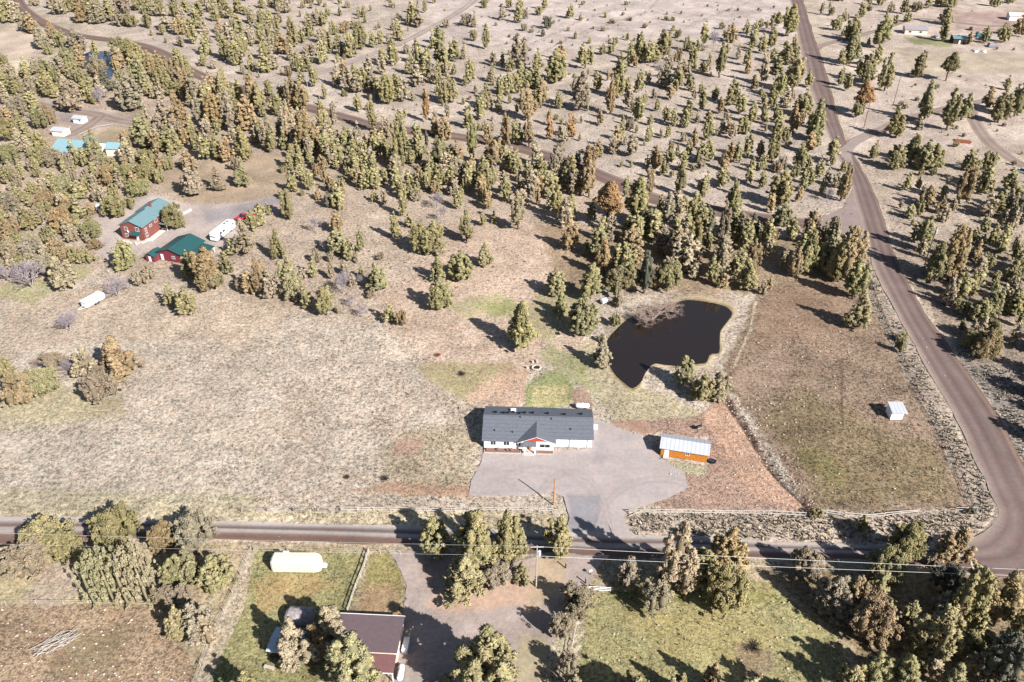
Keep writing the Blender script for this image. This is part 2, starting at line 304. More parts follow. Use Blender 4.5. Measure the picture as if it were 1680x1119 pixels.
# (polygon, colour, feather px, wobble px, opacity, tuft density, grain)
LAY = [
 ([(-200,-60),(1300,-60),(1330,120),(1385,250),(1400,330),(1330,352),(1160,335),(1000,285),(820,225),(560,180),(380,135),(200,60),(60,20),(-200,-10)], (198,184,170), 10, 8, .8, .5, 1),
 ([(720,-60),(1290,-60),(1310,60),(1200,60),(1000,60),(860,90),(760,60),(650,80),(700,40)], (208,195,186), 14, 10, .8, .35, .8),
 ([(-200,80),(0,130),(110,90),(200,80),(330,135),(520,185),(800,235),(990,300),(1150,350),(1200,420),(1200,500),(1000,480),(880,470),(700,480),(600,530),(400,490),(380,440),(200,440),(0,480),(-200,480)], (190,172,152), 14, 10, .85, .5, 1),
 ([(-100,60),(60,40),(70,60),(45,100),(-100,150)], (205,188,168), 5, 4, .9, .1, .4),
 ([(-100,120),(60,95),(120,82),(180,74),(190,82),(110,96),(40,118),(-100,140)], (216,202,176), 4, 3, .8, .1, .5),
 ([(160,215),(210,205),(222,215),(205,240),(160,245),(145,235)], (184,168,138), 4, 3, .9, .1, .5),
 ([(60,168),(120,172),(230,195),(232,210),(190,205),(150,215),(110,235),(92,225),(120,205),(90,190)], (172,160,158), 4, 3, .8, .05, .4),
 ([(270,262),(330,270),(420,255),(470,250),(480,300),(440,340),(360,335),(300,330),(262,300)], (184,165,140), 6, 4, .9, .15, .6),
 ([(170,330),(250,320),(300,335),(380,332),(455,322),(460,345),(420,370),(395,392),(340,410),(300,420),(240,410),(200,440),(160,415),(150,370)], (198,185,176), 6, 4, .95, .05, .35),
 ([(330,345),(400,335),(460,318),(462,330),(420,350),(380,360),(340,365)], (165,160,162), 5, 3, .7, 0, .3),
 ([(200,430),(250,420),(320,432),(400,455),(520,490),(420,560),(300,560),(150,560),(0,580),(0,480),(90,480),(150,470)], (196,178,156), 14, 8, .7, .5, .9),
 ([(90,470),(140,455),(150,440),(125,435),(60,460),(0,470),(0,490),(60,500)], (160,165,105), 8, 6, .5, .4, .8),
 ([(620,490),(700,440),(760,350),(860,360),(920,400),(930,500),(960,570),(860,620),(760,600),(690,600),(640,540)], (205,182,160), 12, 8, .8, .35, .9),
 ([(740,500),(820,480),(860,500),(900,470),(960,480),(980,520),(900,560),(820,520),(760,520)], (168,165,118), 10, 7, .6, .2, .7),
 ([(780,500),(840,490),(860,505),(820,520)], (150,158,95), 8, 5, .6, .2, .6),
 ([(680,600),(740,590),(840,600),(850,620),(810,645),(760,655),(700,625)], (172,160,116), 10, 6, .75, .2, .7),
 ([(770,640),(830,605),(870,600),(868,660),(800,668),(760,660)], (196,168,144), 10, 7, .85, .1, .9),
 ([(870,620),(900,606),(935,615),(945,640),(935,668),(862,668),(858,640)], (154,162,108), 7, 5, .88, .05, .9),
 ([(873,632),(932,632),(930,665),(872,665)], (196,186,138), 1.5, .8, .9, .05, 1.0),
 ([(935,640),(960,630),(975,660),(970,672),(940,668)], (180,150,128), 5, 4, .75, .05, .8),
 ([(960,560),(1000,570),(1060,640),(1090,650),(1150,680),(1160,690),(1060,690),(1010,690),(960,640),(930,600)], (188,178,142), 10, 6, .75, .3, .9),
 ([(900,560),(960,600),(980,640),(940,630),(900,600),(880,580)], (160,166,112), 9, 6, .6, .2, .7),
 ([(880,370),(1000,380),(1150,380),(1320,390),(1420,400),(1420,470),(1250,480),(1150,480),(1000,470),(930,480)], (160,140,112), 12, 8, .8, .4, .9),
 ([(1000,370),(1060,365),(1110,385),(1050,400)], (140,150,84), 8, 5, .6, .3, .8),
 ([(1240,480),(1310,460),(1400,460),(1430,500),(1470,580),(1500,640),(1545,720),(1585,800),(1590,832),(1440,840),(1330,838),(1290,780),(1240,700),(1200,640),(1190,600),(1220,540)], (150,130,110), 9, 8, .93, .25, 1.4),
 ([(1200,620),(1280,560),(1300,600),(1260,650),(1210,650)], (184,160,140), 14, 8, .6, .1, 1.1),
 ([(1260,470),(1380,470),(1400,540),(1300,560),(1230,560)], (166,140,118), 16, 8, .6, .1, 1.1),
 ([(1230,680),(1330,650),(1450,700),(1540,740),(1570,820),(1440,830),(1350,830),(1290,740)], (140,126,92), 25, 16, .6, .3, 1.3),
 ([(1290,720),(1340,730),(1400,770),(1380,800),(1310,760)], (134,130,80), 14, 12, .5, .3, 1.2),
 ([(1030,690),(1150,685),(1190,640),(1230,700),(1290,790),(1330,838),(1120,836),(1040,832),(1125,800),(1124,775),(1165,760),(1160,720),(1080,712),(1050,712)], (178,150,132), 7, 5, .93, .05, 1.2),
 ([(1170,650),(1190,660),(1240,740),(1310,830),(1240,820),(1180,740),(1160,690)], (206,172,146), 8, 5, .8, .02, 1.0),
 ([(1080,752),(1160,764),(1160,778),(1140,782),(1095,765)], (200,194,160), 2, 2, .9, .1, .8),
 ([(1000,690),(1060,690),(1080,712),(1050,712),(1010,700)], (180,148,128), 4, 3, .9, .02, .5),
 ([(600,800),(640,790),(770,795),(775,812),(640,810),(560,805)], (178,146,120), 8, 5, .8, .2, .8),
 ([(620,740),(660,700),(730,690),(780,720),(770,790),(680,790),(620,780)], (174,160,132), 22, 12, .7, .35, 1.2),
 ([(640,720),(700,715),(690,745),(650,745)], (176,140,124), 12, 8, .6, .2, 1),
 ([(-100,660),(60,620),(120,640),(200,650),(210,680),(80,700),(-100,720)], (180,172,130), 14, 8, .6, .3, .9),
 ([(500,560),(700,560),(680,680),(560,690),(480,640)], (206,192,172), 30, 14, .5, .5, 1.1),
 ([(0,690),(300,700),(460,760),(380,840),(0,842)], (194,184,166), 30, 14, .6, .5, 1),
 ([(0,800),(420,812),(420,840),(0,842)], (184,176,140), 10, 6, .5, .5, 1),
 ([(-160,842),(0,846),(420,855),(900,870),(905,860),(905,838),(400,838),(0,840)], (205,192,158), 4, 3, .8, .7, 1),
 ([(1025,842),(1320,842),(1420,850),(1600,838),(1625,850),(1590,885),(1530,892),(1260,886),(1040,876)], (194,178,160), 4, 3, .9, .95, 1.1),
 ([(1425,420),(1450,470),(1480,530),(1530,630),(1600,760),(1636,820),(1620,850),(1596,836),(1540,720),(1480,600),(1440,520),(1415,440)], (178,164,148), 4, 3, .9, .95, 1.1),
 ([(1560,560),(1700,560),(1760,900),(1700,860),(1640,730),(1590,640)], (150,142,134), 8, 5, .85, .9, 1.1),
 ([(1450,400),(1480,380),(1800,380),(1800,600),(1600,600),(1540,540)], (160,145,128), 10, 6, .85, .5, 1),
 ([(1400,250),(1480,230),(1800,240),(1800,400),(1470,400),(1440,330)], (190,174,156), 14, 8, .85, .5, 1),
 ([(1340,-60),(1800,-60),(1800,240),(1400,240),(1370,160)], (206,190,176), 14, 8, .8, .4, .9),
 ([(1560,20),(1680,20),(1760,40),(1680,56),(1570,50)], (186,160,150), 6, 4, .85, .05, .5),
 ([(1460,80),(1680,85),(1760,100),(1680,120),(1500,120)], (188,176,150), 12, 6, .7, .1, .6),
 ([(1480,58),(1560,66),(1560,76),(1500,74)], (140,142,92), 5, 3, .8, .2, .6),
 # south of the road
 ([(-160,890),(420,888),(640,894),(900,910),(1000,915),(1500,925),(1800,945),(1800,1300),(-160,1300)], (186,170,140), 3, 2, 1, .3, .9),
 ([(-160,990),(230,992),(270,1020),(300,1060),(330,1119),(300,1300),(-160,1300)], (172,150,124), 4, 4, .9, .1, 1.2),
 ([(-160,930),(120,900),(200,910),(240,990),(-160,990)], (198,186,148), 10, 6, .7, .3, .8),
 ([(120,1040),(200,1030),(190,1090),(100,1119),(80,1090)], (150,136,106), 18, 8, .6, .1, .8),
 ([(60,930),(140,905),(150,960),(80,1000),(40,980)], (178,160,150), 12, 6, .6, .2, .8),
 ([(415,900),(600,905),(600,935),(572,1010),(560,1119),(500,1300),(240,1300),(330,1119),(370,1010)], (158,154,108), 6, 6, .92, .2, 1.0),
 ([(440,935),(520,940),(560,960),(480,990),(420,1010),(410,960)], (172,150,108), 14, 8, .8, .15, .8),
 ([(330,1040),(370,1050),(380,1119),(320,1119)], (138,146,94), 14, 8, .7, .3, .9),
 ([(610,908),(655,905),(660,960),(650,1005),(585,1008),(598,950)], (168,158,104), 6, 4, .9, .2, .8),
 ([(600,960),(650,960),(655,1010),(575,1010)], (190,160,132), 10, 6, .7, .1, .7),
 ([(400,905),(385,960),(330,1060),(320,1119),(345,1119),(400,1000),(420,905)], (196,182,158), 2, 2, .9, .3, .9),
 ([(960,975),(1010,965),(1250,970),(1300,985),(1370,1040),(1400,1119),(1420,1300),(900,1300),(935,1119),(950,1040)], (162,157,112), 8, 7, .92, .15, 1.0),
 ([(1020,1000),(1200,1000),(1280,1040),(1240,1100),(1080,1070)], (172,160,112), 26, 12, .7, .15, .9),
 ([(1210,1060),(1270,1065),(1280,1100),(1220,1110)], (150,132,108), 9, 5, .8, .1, .8),
 ([(1000,950),(1260,955),(1300,985),(1100,985),(1000,985)], (150,148,88), 8, 5, .6, .4, .9),
 ([(1240,930),(1800,945),(1800,1300),(1450,1300),(1400,1060),(1330,1000)], (150,134,106), 8, 6, .85, .4, 1),
 ([(750,958),(860,945),(872,965),(830,1000),(740,1005),(700,985)], (206,172,150), 6, 4, .8, .1, .7),
 ([(935,985),(958,975),(960,1040),(935,1119),(905,1300),(870,1300),(895,1119),(905,1040)], (192,184,158), 4, 4, .8, .5, 1),
 ([(1640,890),(1690,880),(1750,930),(1700,945),(1640,925)], (150,140,145), 8, 4, .8, .02, .5),
]
for k in ('main', 'south', 'middle', 'north', 'east', 'east_track', 'ne_drive', 'nw_drive', 'nw_loop'):
    LAY.append(([(x + (0), y) for x, y in RPOLY[k]], (204,190,174), 9, 2, .75, 0, .6))
LAY.append((PAD, (190,176,172), 3, 1.5, .5, 0, .4)); LAY.append((YARD, (186,164,150), 4, 3, .8, 0, .5))
LAY.append(([(x + (x-1080)*.05, y + (y-565)*.10) for x, y in POND], (206,192,152), 6, 4, .6, .05, .7)); LAY.append(([(x + (x-1080)*.015, y + (y-565)*.03) for x, y in POND], (132,112,82), 3, 2, .7, 0, .8))

step = 2.6
ys = [1420.0]
while ys[-1] > -120: ys.append(ys[-1] - (step if ys[-1] > 150 else 2.0))
xs = np.arange(-150, 1831, step)
GX, GY = np.meshgrid(xs, np.array(ys))
U = (GX - 840) / FOC; Vv = (GY - 559.5) / FOC; K = CAM_H / (SP + Vv * CP)
WX = U * K; WY = (CP - Vv * SP) * K
gx, gy, wx, wy = GX.ravel(), GY.ravel(), WX.ravel(), WY.ravel()
base = np.empty((gx.size, 3)); base[:] = lin((200, 187, 168))
n1 = fbm(wx, wy, 22, 1); n2 = fbm(wx, wy, 7, 5); n3 = fbm(wx, wy, 45, 9)
for nn, c, lo, hi, op in ((n1, (186,170,150), .5, .75, .6), (n2, (216,204,188), .55, .8, .5), (n3, (176,168,140), .55, .8, .5)):
    a = (np.clip((nn - lo) / (hi - lo), 0, 1) * op)[:, None]; base = base * (1 - a) + np.array(lin(c)) * a
dens = np.full(gx.size, .5); amp = np.full(gx.size, 1.0)
wob1 = fbm(wx, wy, 3.5, 21) - .5; wob2 = fbm(wx, wy, 10, 31) - .5
for poly, c, fe, wo, op, de, am in LAY:
    px = [q[0] for q in poly]; py = [q[1] for q in poly]
    mg = fe + wo * 2
    idx = np.where((gx > min(px)-mg) & (gx < max(px)+mg) & (gy > min(py)-mg) & (gy < max(py)+mg))[0]
    if not len(idx): continue
    d = pdist(gx[idx], gy[idx], poly) + (wob1[idx] + wob2[idx]) * wo * 2
    a = np.clip(d / fe + .5, 0, 1); a = a*a*(3-2*a)
    var = 1 + (n2[idx] - .5) * .35 + (n1[idx] - .5) * .25
    cc = np.array(lin(c))[None, :] * var[:, None]
    ao = (a * op)[:, None]; base[idx] = base[idx] * (1 - ao) + cc * ao
    dens[idx] = dens[idx] * (1 - a) + de * a; amp[idx] = amp[idx] * (1 - a) + am * a
# gullies / ruts: thin dark lines and pale tracks; trench shade is painted into the ditch lines
LINES = [([(1190,655),(1215,690),(1240,730),(1270,775),(1300,805),(1330,836)], 3.0, (70,58,50), .9), ([(1243,715),(1262,745),(1276,775)], 1.6, (66,54,46), .8),
 ([(1165,668),(1200,720),(1240,780),(1290,836)], 1.6, (226,190,160), .7), ([(1150,690),(1190,750),(1225,800),(1240,836)], 1.5, (172,128,104), .6), ([(1172,690),(1215,760),(1262,836)], 1.5, (172,128,104), .5),
 ([(1415,430),(1440,500),(1470,565),(1500,640),(1545,720),(1578,790),(1598,832)], 1.6, (80,68,62), .8),
 ([(412,905),(395,950),(365,1010),(340,1070),(322,1119)], 1.6, (225,208,186), .7), ([(0,826),(200,824),(400,815),(420,808)], 1.0, (160,150,110), .5), ([(0,834),(200,835),(380,830),(410,822)], 1.0, (160,150,110), .5),
 ([(1242,490),(1230,540),(1205,600)], 2.2, (228,214,180), .6), ([(1195,525),(1230,515)], 1.2, (110,100,80), .5),
 ([(1380,600),(1382,690)], 3.0, (110,88,72), .35), ([(840,85),(900,60),(960,30),(1010,15)], 1.3, (150,138,128), .6), ([(860,100),(930,65),(1000,40),(1060,20),(1100,-20)], 1.3, (150,138,128), .6), ([(900,80),(960,50),(1050,25)], 1.2, (150,138,128), .5), ([(1130,40),(1180,20),(1240,0)], 1.3, (150,138,128), .5), ([(1060,75),(1150,35),(1210,10)], 1.2, (150,138,128), .5),
 ([(60,1045),(95,1060),(110,1080),(85,1095)], 5, (150,118,100), .4), ([(925,1119),(940,1050),(953,990)], 2.2, (200,180,150), .6),
 ([(190,800),(205,760),(240,720),(330,700)], 1.0, (150,140,112), .4), ([(200,802),(214,764),(250,726),(336,706)], 1.0, (150,140,112), .4), ([(365,760),(372,800),(376,836)], 1.6, (160,146,108), .5), ([(0,770),(150,775),(300,768),(420,775)], .9, (158,146,116), .35), ([(420,520),(520,560),(600,640),(700,700)], 1.0, (166,150,128), .3),
 ([(560,770),(600,790),(700,800),(770,806)], 2.5, (168,132,108), .4), ([(1383,600),(1381,650),(1383,700)], 2.2, (84,66,54), .5), ([(1300,560),(1350,620),(1420,650)], 1.1, (120,98,80), .35), ([(1250,720),(1330,760),(1440,790),(1540,800)], 1.3, (112,100,70), .3)]
for pts, wd, c, op in LINES:
    if op <= 0: continue
    for (ax, ay), (bx, by) in zip(pts[:-1], pts[1:]):
        idx = np.where((gx > min(ax,bx)-9) & (gx < max(ax,bx)+9) & (gy > min(ay,by)-9) & (gy < max(ay,by)+9))[0]
        ex, ey = bx-ax, by-ay; t = np.clip(((gx[idx]-ax)*ex+(gy[idx]-ay)*ey)/(ex*ex+ey*ey), 0, 1)
        d = np.hypot(gx[idx]-ax-t*ex + wob1[idx]*5, gy[idx]-ay-t*ey + wob1[idx]*5)
        a = (np.clip(1.3 - d / wd, 0, 1) * op)[:, None]
        base[idx] = base[idx] * (1 - a) + np.array(lin(c)) * a
        dens[idx] *= (1 - a[:, 0])
zz = np.zeros(gx.size)
relief = np.clip(dens * 2.2, 0, 1) * np.clip((gy - 230) / 250, 0, 1)
zz -= relief * np.where(dens > .8, .6, 1) * (.22 * vnoise(wx, wy, .8, 81) + .12 * vnoise(wx, wy, 2.3, 83))
for pts, wd, dp in (([(1190,655),(1215,690),(1240,730),(1270,775),(1300,805),(1330,836)], .9, .9), ([(1243,715),(1262,745),(1276,775),(1300,800)], .5, .45)):
    Wp = [P(*q) for q in pts]
    for A_, B_ in zip(Wp[:-1], Wp[1:]):
        e_ = B_ - A_; t = np.clip(((wx-A_.x)*e_.x + (wy-A_.y)*e_.y) / e_.length_squared, 0, 1)
        dq = np.hypot(wx-A_.x-t*e_.x, wy-A_.y-t*e_.y) + wob1*1.2
        zz = np.minimum(zz, -dp * np.clip(1.5 - dq / wd, 0, 1))
base *= KA * np.array([.985, .958, .975]) * .95 * (1 + (fbm(wx, wy, 13, 95) - .5) * np.where(gy < 320, .6, .38) + (vnoise(wx, wy, 2.6, 97) - .5) * .16)[:, None]
nr, nc = GX.shape
ii = np.arange(nr * nc).reshape(nr, nc)
F = np.stack([ii[:-1, :-1], ii[:-1, 1:], ii[1:, 1:], ii[1:, :-1]], -1).reshape(-1, 4)
V = np.stack([wx, wy, zz], 1)
# skirt out to the horizon, same sheet: a short plain collar, then the far ground
rim = np.concatenate([ii[0, :], ii[1:, -1], ii[-1, -2::-1], ii[-2:0:-1, 0]])
ctr = np.array([0, 300.0]); far = []
for q in rim:
    d = V[q, :2] - ctr; d /= np.linalg.norm(d); far.append((ctr[0] + d[0] * 9000, ctr[1] + d[1] * 9000, 0))
col_ = []
for q in rim:
    d = V[q, :2] - ctr; l = np.linalg.norm(d); col_.append((ctr[0] + d[0] * (1 + 25 / l), ctr[1] + d[1] * (1 + 25 / l), 0))
m_ = len(rim); a_ = np.arange(m_); n0 = len(V); n1_ = n0 + m_
V = np.concatenate([V, np.array(col_), np.array(far)]); nx_ = (a_ + 1) % m_
F = np.concatenate([F, np.stack([rim, n0 + a_, n0 + nx_, rim[nx_]], 1), np.stack([n0 + a_, n1_ + a_, n1_ + nx_, n0 + nx_], 1)])
fb = np.tile(np.array(lin((192,178,160))) * KA * .93, (2 * m_, 1))
gb = np.concatenate([base, fb]); ga = np.concatenate([amp, np.ones(2 * m_)])
tag(link('ground', np_mesh('ground', V, F, M['ground'], [('base', gb), ('amp', ga)])), kind='structure')

def ribbon(name, pairs, colf, z, amp_=.5, nu=14, nm='gravel'):
    Vt, Ct = [], []; s = 0
    n = len(pairs)
    A = np.array([[*a] for a, b in pairs]); B = np.array([[*b] for a, b in pairs])
    us = np.linspace(0, 1, nu + 1)
    L_ = np.concatenate([[0], np.cumsum(np.linalg.norm(np.diff((A+B)/2, axis=0), axis=1))])
    X = A[:, None, :] * (1 - us[None, :, None]) + B[:, None, :] * us[None, :, None]
    wig = (fbm(X[..., 0], X[..., 1], 9, 41) - .5)
    wv = (B - A); wl = np.linalg.norm(wv, axis=1, keepdims=True)
    X = X + (wv / wl)[:, None, :] * (wig * (np.abs(us - .5) * 2)[None, :] ** 3 * 1.3)[..., None]
    X[..., 2] = z
    u = np.tile(us, (n, 1)); v = np.tile(L_[:, None], (1, nu + 1))
    C = colf(u, v, X[..., 0], X[..., 1]) * np.array([1.0, .975, .945])
    i2 = np.arange(n * (nu + 1)).reshape(n, nu + 1)
    F_ = np.stack([i2[:-1, :-1], i2[1:, :-1], i2[1:, 1:], i2[:-1, 1:]], -1).reshape(-1, 4)
    # keep faces up
    v0 = X.reshape(-1, 3)[F_[0]]; nz = np.cross(v0[1]-v0[0], v0[2]-v0[0])[2]
    if nz < 0: F_ = F_[:, ::-1]
    me = np_mesh(name, X.reshape(-1, 3), F_, M[nm], [('base', C.reshape(-1, 3) * KA), ('amp', np.full(X.shape[0]*X.shape[1], amp_))])
    return tag(link(name, me), kind='structure')
def dense(prs, m=2.5):                # resample so that the tracks stay smooth
    out = []
    for (a, b), (c, d) in zip(prs[:-1], prs[1:]):
        k = max(1, int(((a+b)/2 - (c+d)/2).length / m))
        for j in range(k): t = j / k; out.append((a.lerp(c, t), b.lerp(d, t)))
    out.append(prs[-1]); return out
def bands(stops):                     # colour across the road with long wandering tracks
    us = [s[0] for s in stops]; cs = np.array([lin(s[1]) for s in stops])
    def f(u, v, x, y):
        uu = np.clip(u + (vnoise(v, v*0, 30, 3) - .5) * .06, 0, 1)
        C = np.stack([np.interp(uu, us, cs[:, k]) for k in range(3)], -1)
        s = 1 + (vnoise(u * 14, v / 25, 1, 8) - .5) * .22 + (fbm(x, y, 6, 14) - .5) * .3
        return C * s[..., None]
    return f
ribbon('road', dense(ROADS['main']), bands([(0,(176,160,148)),(.1,(158,142,136)),(.22,(128,110,108)),(.35,(146,130,126)),(.5,(122,104,102)),(.7,(140,124,120)),(.85,(118,100,98)),(.95,(150,130,120)),(1,(132,108,96))]), .012)
ribbon('road', dense(ROADS['south']), bands([(0,(196,186,178)),(.14,(186,178,174)),(.26,(138,122,118)),(.36,(112,98,94)),(.42,(176,166,162)),(.55,(178,170,166)),(.66,(136,114,106)),(.82,(124,102,94)),(.95,(130,106,96)),(1,(150,126,106))]), .008)
mid = bands([(0,(176,158,146)),(.2,(122,102,98)),(.5,(138,120,114)),(.8,(116,96,92)),(1,(140,116,102))])
ribbon('road', dense(ROADS['middle']), mid, .004, nu=8)
ribbon('road', dense(ROADS['north']), bands([(0,(196,182,172)),(.25,(160,148,144)),(.5,(186,174,168)),(.75,(160,148,144)),(1,(196,182,172))]), .004, nu=8)
tr = bands([(0,(180,164,150)),(.25,(146,130,126)),(.5,(168,152,144)),(.75,(142,126,120)),(1,(176,158,142))])
for k in ('east', 'east_track', 'ne_drive', 'nw_drive', 'nw_loop'):
    ribbon('driveway' if 'drive' in k or 'loop' in k else 'track', dense(ROADS[k]), tr, .008 if k in ('east_track', 'nw_loop') else .006, nu=8)
def sheet(name, poly, colf, z, mt='gravel', amp_=.5, wob=1.2, stp=3.0, feather=None):
    """polygon sheet: triangulated fan-free by clipping a grid"""
    px = [q[0] for q in poly]; py = [q[1] for q in poly]
    X, Y = np.meshgrid(np.arange(min(px)-4, max(px)+5, stp), np.arange(min(py)-4, max(py)+5, stp))
    W = [P(a, b) for a, b in zip(X.ravel(), Y.ravel())]; x = np.array([q.x for q in W]); y = np.array([q.y for q in W])
    d = pdist(X.ravel(), Y.ravel(), poly) + (fbm(x, y, 2.5, 51) - .5) * 2 * wob
    ins = d > 0; i2 = np.arange(X.size).reshape(X.shape)
    q = np.stack([i2[:-1, :-1], i2[1:, :-1], i2[1:, 1:], i2[:-1, 1:]], -1).reshape(-1, 4)
    # pull the first ring outside onto the border for a clean edge
    keep = ins[q].any(1); q = q[keep]
    PX, PY = X.ravel().astype(float), Y.ravel().astype(float)
    e = .5; gxx = (pdist(PX+e, PY, poly) - pdist(PX-e, PY, poly)); gyy = (pdist(PX, PY+e, poly) - pdist(PX, PY-e, poly))
    g = np.hypot(gxx, gyy) + 1e-6; out = ~ins
    PX[out] += (-d * gxx / g)[out]; PY[out] += (-d * gyy / g)[out]
    W = np.array([P(a, b, z)[:] for a, b in zip(PX, PY)])
    used = np.unique(q); rm = -np.ones(X.size, int); rm[used] = np.arange(len(used))
    Vt = W[used]; F_ = rm[q]
    v0 = Vt[F_]; nz = np.cross(v0[:,1]-v0[:,0], v0[:,2]-v0[:,0])[:, 2]; F_[nz < 0] = F_[nz < 0][:, ::-1]
    C = colf(PX[used], PY[used], Vt[:, 0], Vt[:, 1])
    me = np_mesh(name, Vt, F_, M[mt], [('base', C * KA), ('amp', np.full(len(Vt), amp_))])
    return tag(link(name, me), kind='structure')
JUNC = [(1325,358),(1360,352),(1383,340),(1396,318),(1402,298),(1440,345),(1470,430),(1440,440),(1424,408),(1400,386),(1330,378)]
sheet('road', JUNC, lambda px, py, x, y: np.tile(np.array(lin((160,142,138))), (len(px), 1)) * (1 + (fbm(x, y, 8, 73) - .5) * .35)[:, None], .010, wob=1.5)
J2 = [(1373,246),(1384,240),(1400,226),(1420,218),(1428,226),(1404,240),(1396,252),(1400,270),(1385,262)]
sheet('track', J2, lambda px, py, x, y: np.tile(np.array(lin((168,152,146))), (len(px), 1)), .014, wob=1)
def padcol(px, py, x, y):
    c = np.tile(np.array(lin((188,176,172))), (len(px), 1)); n = fbm(x, y, 9, 61); m = fbm(x, y * 4, 6, 66)
    k = (1 + (n - .5) * .22 + (m - .5) * .18)[:, None]; c = c * k
    a = np.clip((pdist(px, py, [(932,812),(985,812),(982,850),(975,872),(930,872),(936,840)]) + (n-.5)*8) / 6 + .5, 0, 1)[:, None] * .75
    c = c * (1 - a) + np.array(lin((150,148,154))) * a
    for (ex, ey, rx, ry, wd, op) in ((935,870,60,92,2.2,.10),(935,870,68,99,2.2,.10),(1080,870,95,80,2.2,.12),(1080,870,104,88,2.2,.12),(880,900,120,135,2.5,.08),(700,790,250,20,2,.07)):
        rr_ = np.abs(np.hypot((px-ex)/rx, (py-ey)/ry) - 1) * min(rx, ry); c = c * (1 - (np.clip(1.3 - rr_/wd, 0, 1) * op * (.4 + n))[:, None])
    a = np.clip(1.2 - np.hypot((px-985)/12, (py-735)/45), 0, 1)[:, None] * .35; return c * (1 - a) + np.array(lin((160,156,158))) * a
sheet('driveway', PAD, padcol, .016)
def yardcol(px, py, x, y):
    n = fbm(x, y, 8, 71); m = fbm(x, y, 2.5, 77)
    c = np.tile(np.array(lin((180,164,156))), (len(px), 1)) * (1 + (n - .5) * .35 + (m - .5) * .25)[:, None]
    for poly, cc, fe, op in (([(735,958),(800,950),(865,944),(885,960),(860,985),(800,998),(730,1008),(700,990)], (206,174,152), 10, .85), ([(880,915),(930,905),(925,960),(885,1000),(860,1010),(870,960)], (196,172,140), 9, .7),
                             ([(850,1040),(905,1040),(890,1119),(850,1119)], (176,164,112), 14, .5), ([(690,915),(760,930),(700,975)], (170,146,130), 12, .5)):
        a = (np.clip((pdist(px, py, poly) + (n - .5) * 22) / fe + .5, 0, 1) * op)[:, None]; c = c * (1 - a) + np.array(lin(cc)) * (.85 + .3*m)[:, None] * a
    return c
sheet('driveway', YARD, yardcol, .016, wob=4, amp_=.8)
flat = lambda px, py, x, y: np.full((len(px), 3), .1)
sheet('pond_water', POND, flat, .02, mt='pond', stp=2.5, wob=.8)
sheet('pond_water', POND2, flat, .02, mt='pond2', stp=2.5, wob=.6)
# ------------------------------------------------------------------ buildings (local axes: x along the front, y to the back, front wall at y = 0)
def gable_part(root, W, D, hw, rise, ridge='x', oh=.4, wall='white', roof='greyroof', ox=0, oy=0, z0=0, t=.14, ohe=None, wname='wall'):
    """walls with gable ends and a two-slope roof; ridge along x or y"""
    ohe = oh if ohe is None else ohe
    b = MB()
    if ridge == 'x':
        x0, x1, y0, y1 = ox, ox+W, oy, oy+D; ym = oy + D/2
        b.add([(x0,y0,z0),(x1,y0,z0),(x1,y1,z0),(x0,y1,z0),(x0,y0,hw),(x1,y0,hw),(x1,y1,hw),(x0,y1,hw),(x0,ym,hw+rise),(x1,ym,hw+rise)],
              [(0,1,5,4),(1,2,6,9,5),(2,3,7,6),(3,0,4,8,7),(0,3,2,1)])
    else:
        x0, x1, y0, y1 = ox, ox+W, oy, oy+D; xm = ox + W/2
        b.add([(x0,y0,z0),(x1,y0,z0),(x1,y1,z0),(x0,y1,z0),(x0,y0,hw),(x1,y0,hw),(x1,y1,hw),(x0,y1,hw),(xm,y0,hw+rise),(xm,y1,hw+rise)],
              [(0,1,5,8,4),(1,2,6,5),(2,3,7,9,6),(3,0,4,7),(0,3,2,1)])
    wl = b.build(wname, M[wall], root)
    r = MB(); hz = hw + .16
    if ridge == 'x':
        s = rise / (D/2); ze = hz - s*oh; zr = hz + rise
        r.slab((x0-ohe,y0-oh,ze),(x1+ohe,y0-oh,ze),(x1+ohe,ym,zr),(x0-ohe,ym,zr), t)
        r.slab((x1+ohe,y1+oh,ze),(x0-ohe,y1+oh,ze),(x0-ohe,ym,zr),(x1+ohe,ym,zr), t)
    else:
        s = rise / (W/2); ze = hz - s*oh; zr = hz + rise
        r.slab((x0-oh,y1+ohe,ze),(x0-oh,y0-ohe,ze),(xm,y0-ohe,zr),(xm,y1+ohe,zr), t)
        r.slab((x1+oh,y0-ohe,ze),(x1+oh,y1+ohe,ze),(xm,y1+ohe,zr),(xm,y0-ohe,zr), t)
    rf = r.build('roof', M[roof], root)
    return wl, rf
def window(root, x0, x1, z0, z1, y=0, axis='y', n=2, fm='trim'):
    """proud frame with recessed pane; axis y = in a front wall, axis x = in a side wall (x0,x1 run along y)"""
    f = MB(); g = MB(); w_ = .09; o = .05
    def bx(m, a0, a1, c0, c1, d0, d1):
        if axis == 'y': m.box(a0, a1, y+d0, y+d1, c0, c1)
        else: m.box(y-d1, y-d0, a0, a1, c0, c1)
    bx(f, x0-w_, x1+w_, z1, z1+w_, -o, .02); bx(f, x0-w_, x1+w_, z0-w_, z0, -o, .02)
    bx(f, x0-w_, x0, z0, z1, -o, .02); bx(f, x1, x1+w_, z0, z1, -o, .02)
    for k in range(1, n):
        c = x0 + (x1-x0)*k/n; bx(f, c-.035, c+.035, z0, z1, -o+.01, .02)
    fo = f.build('window', M[fm], root)
    bx(g, x0, x1, z0, z1, -.02, .01); g.build('pane', M['glass'], fo)
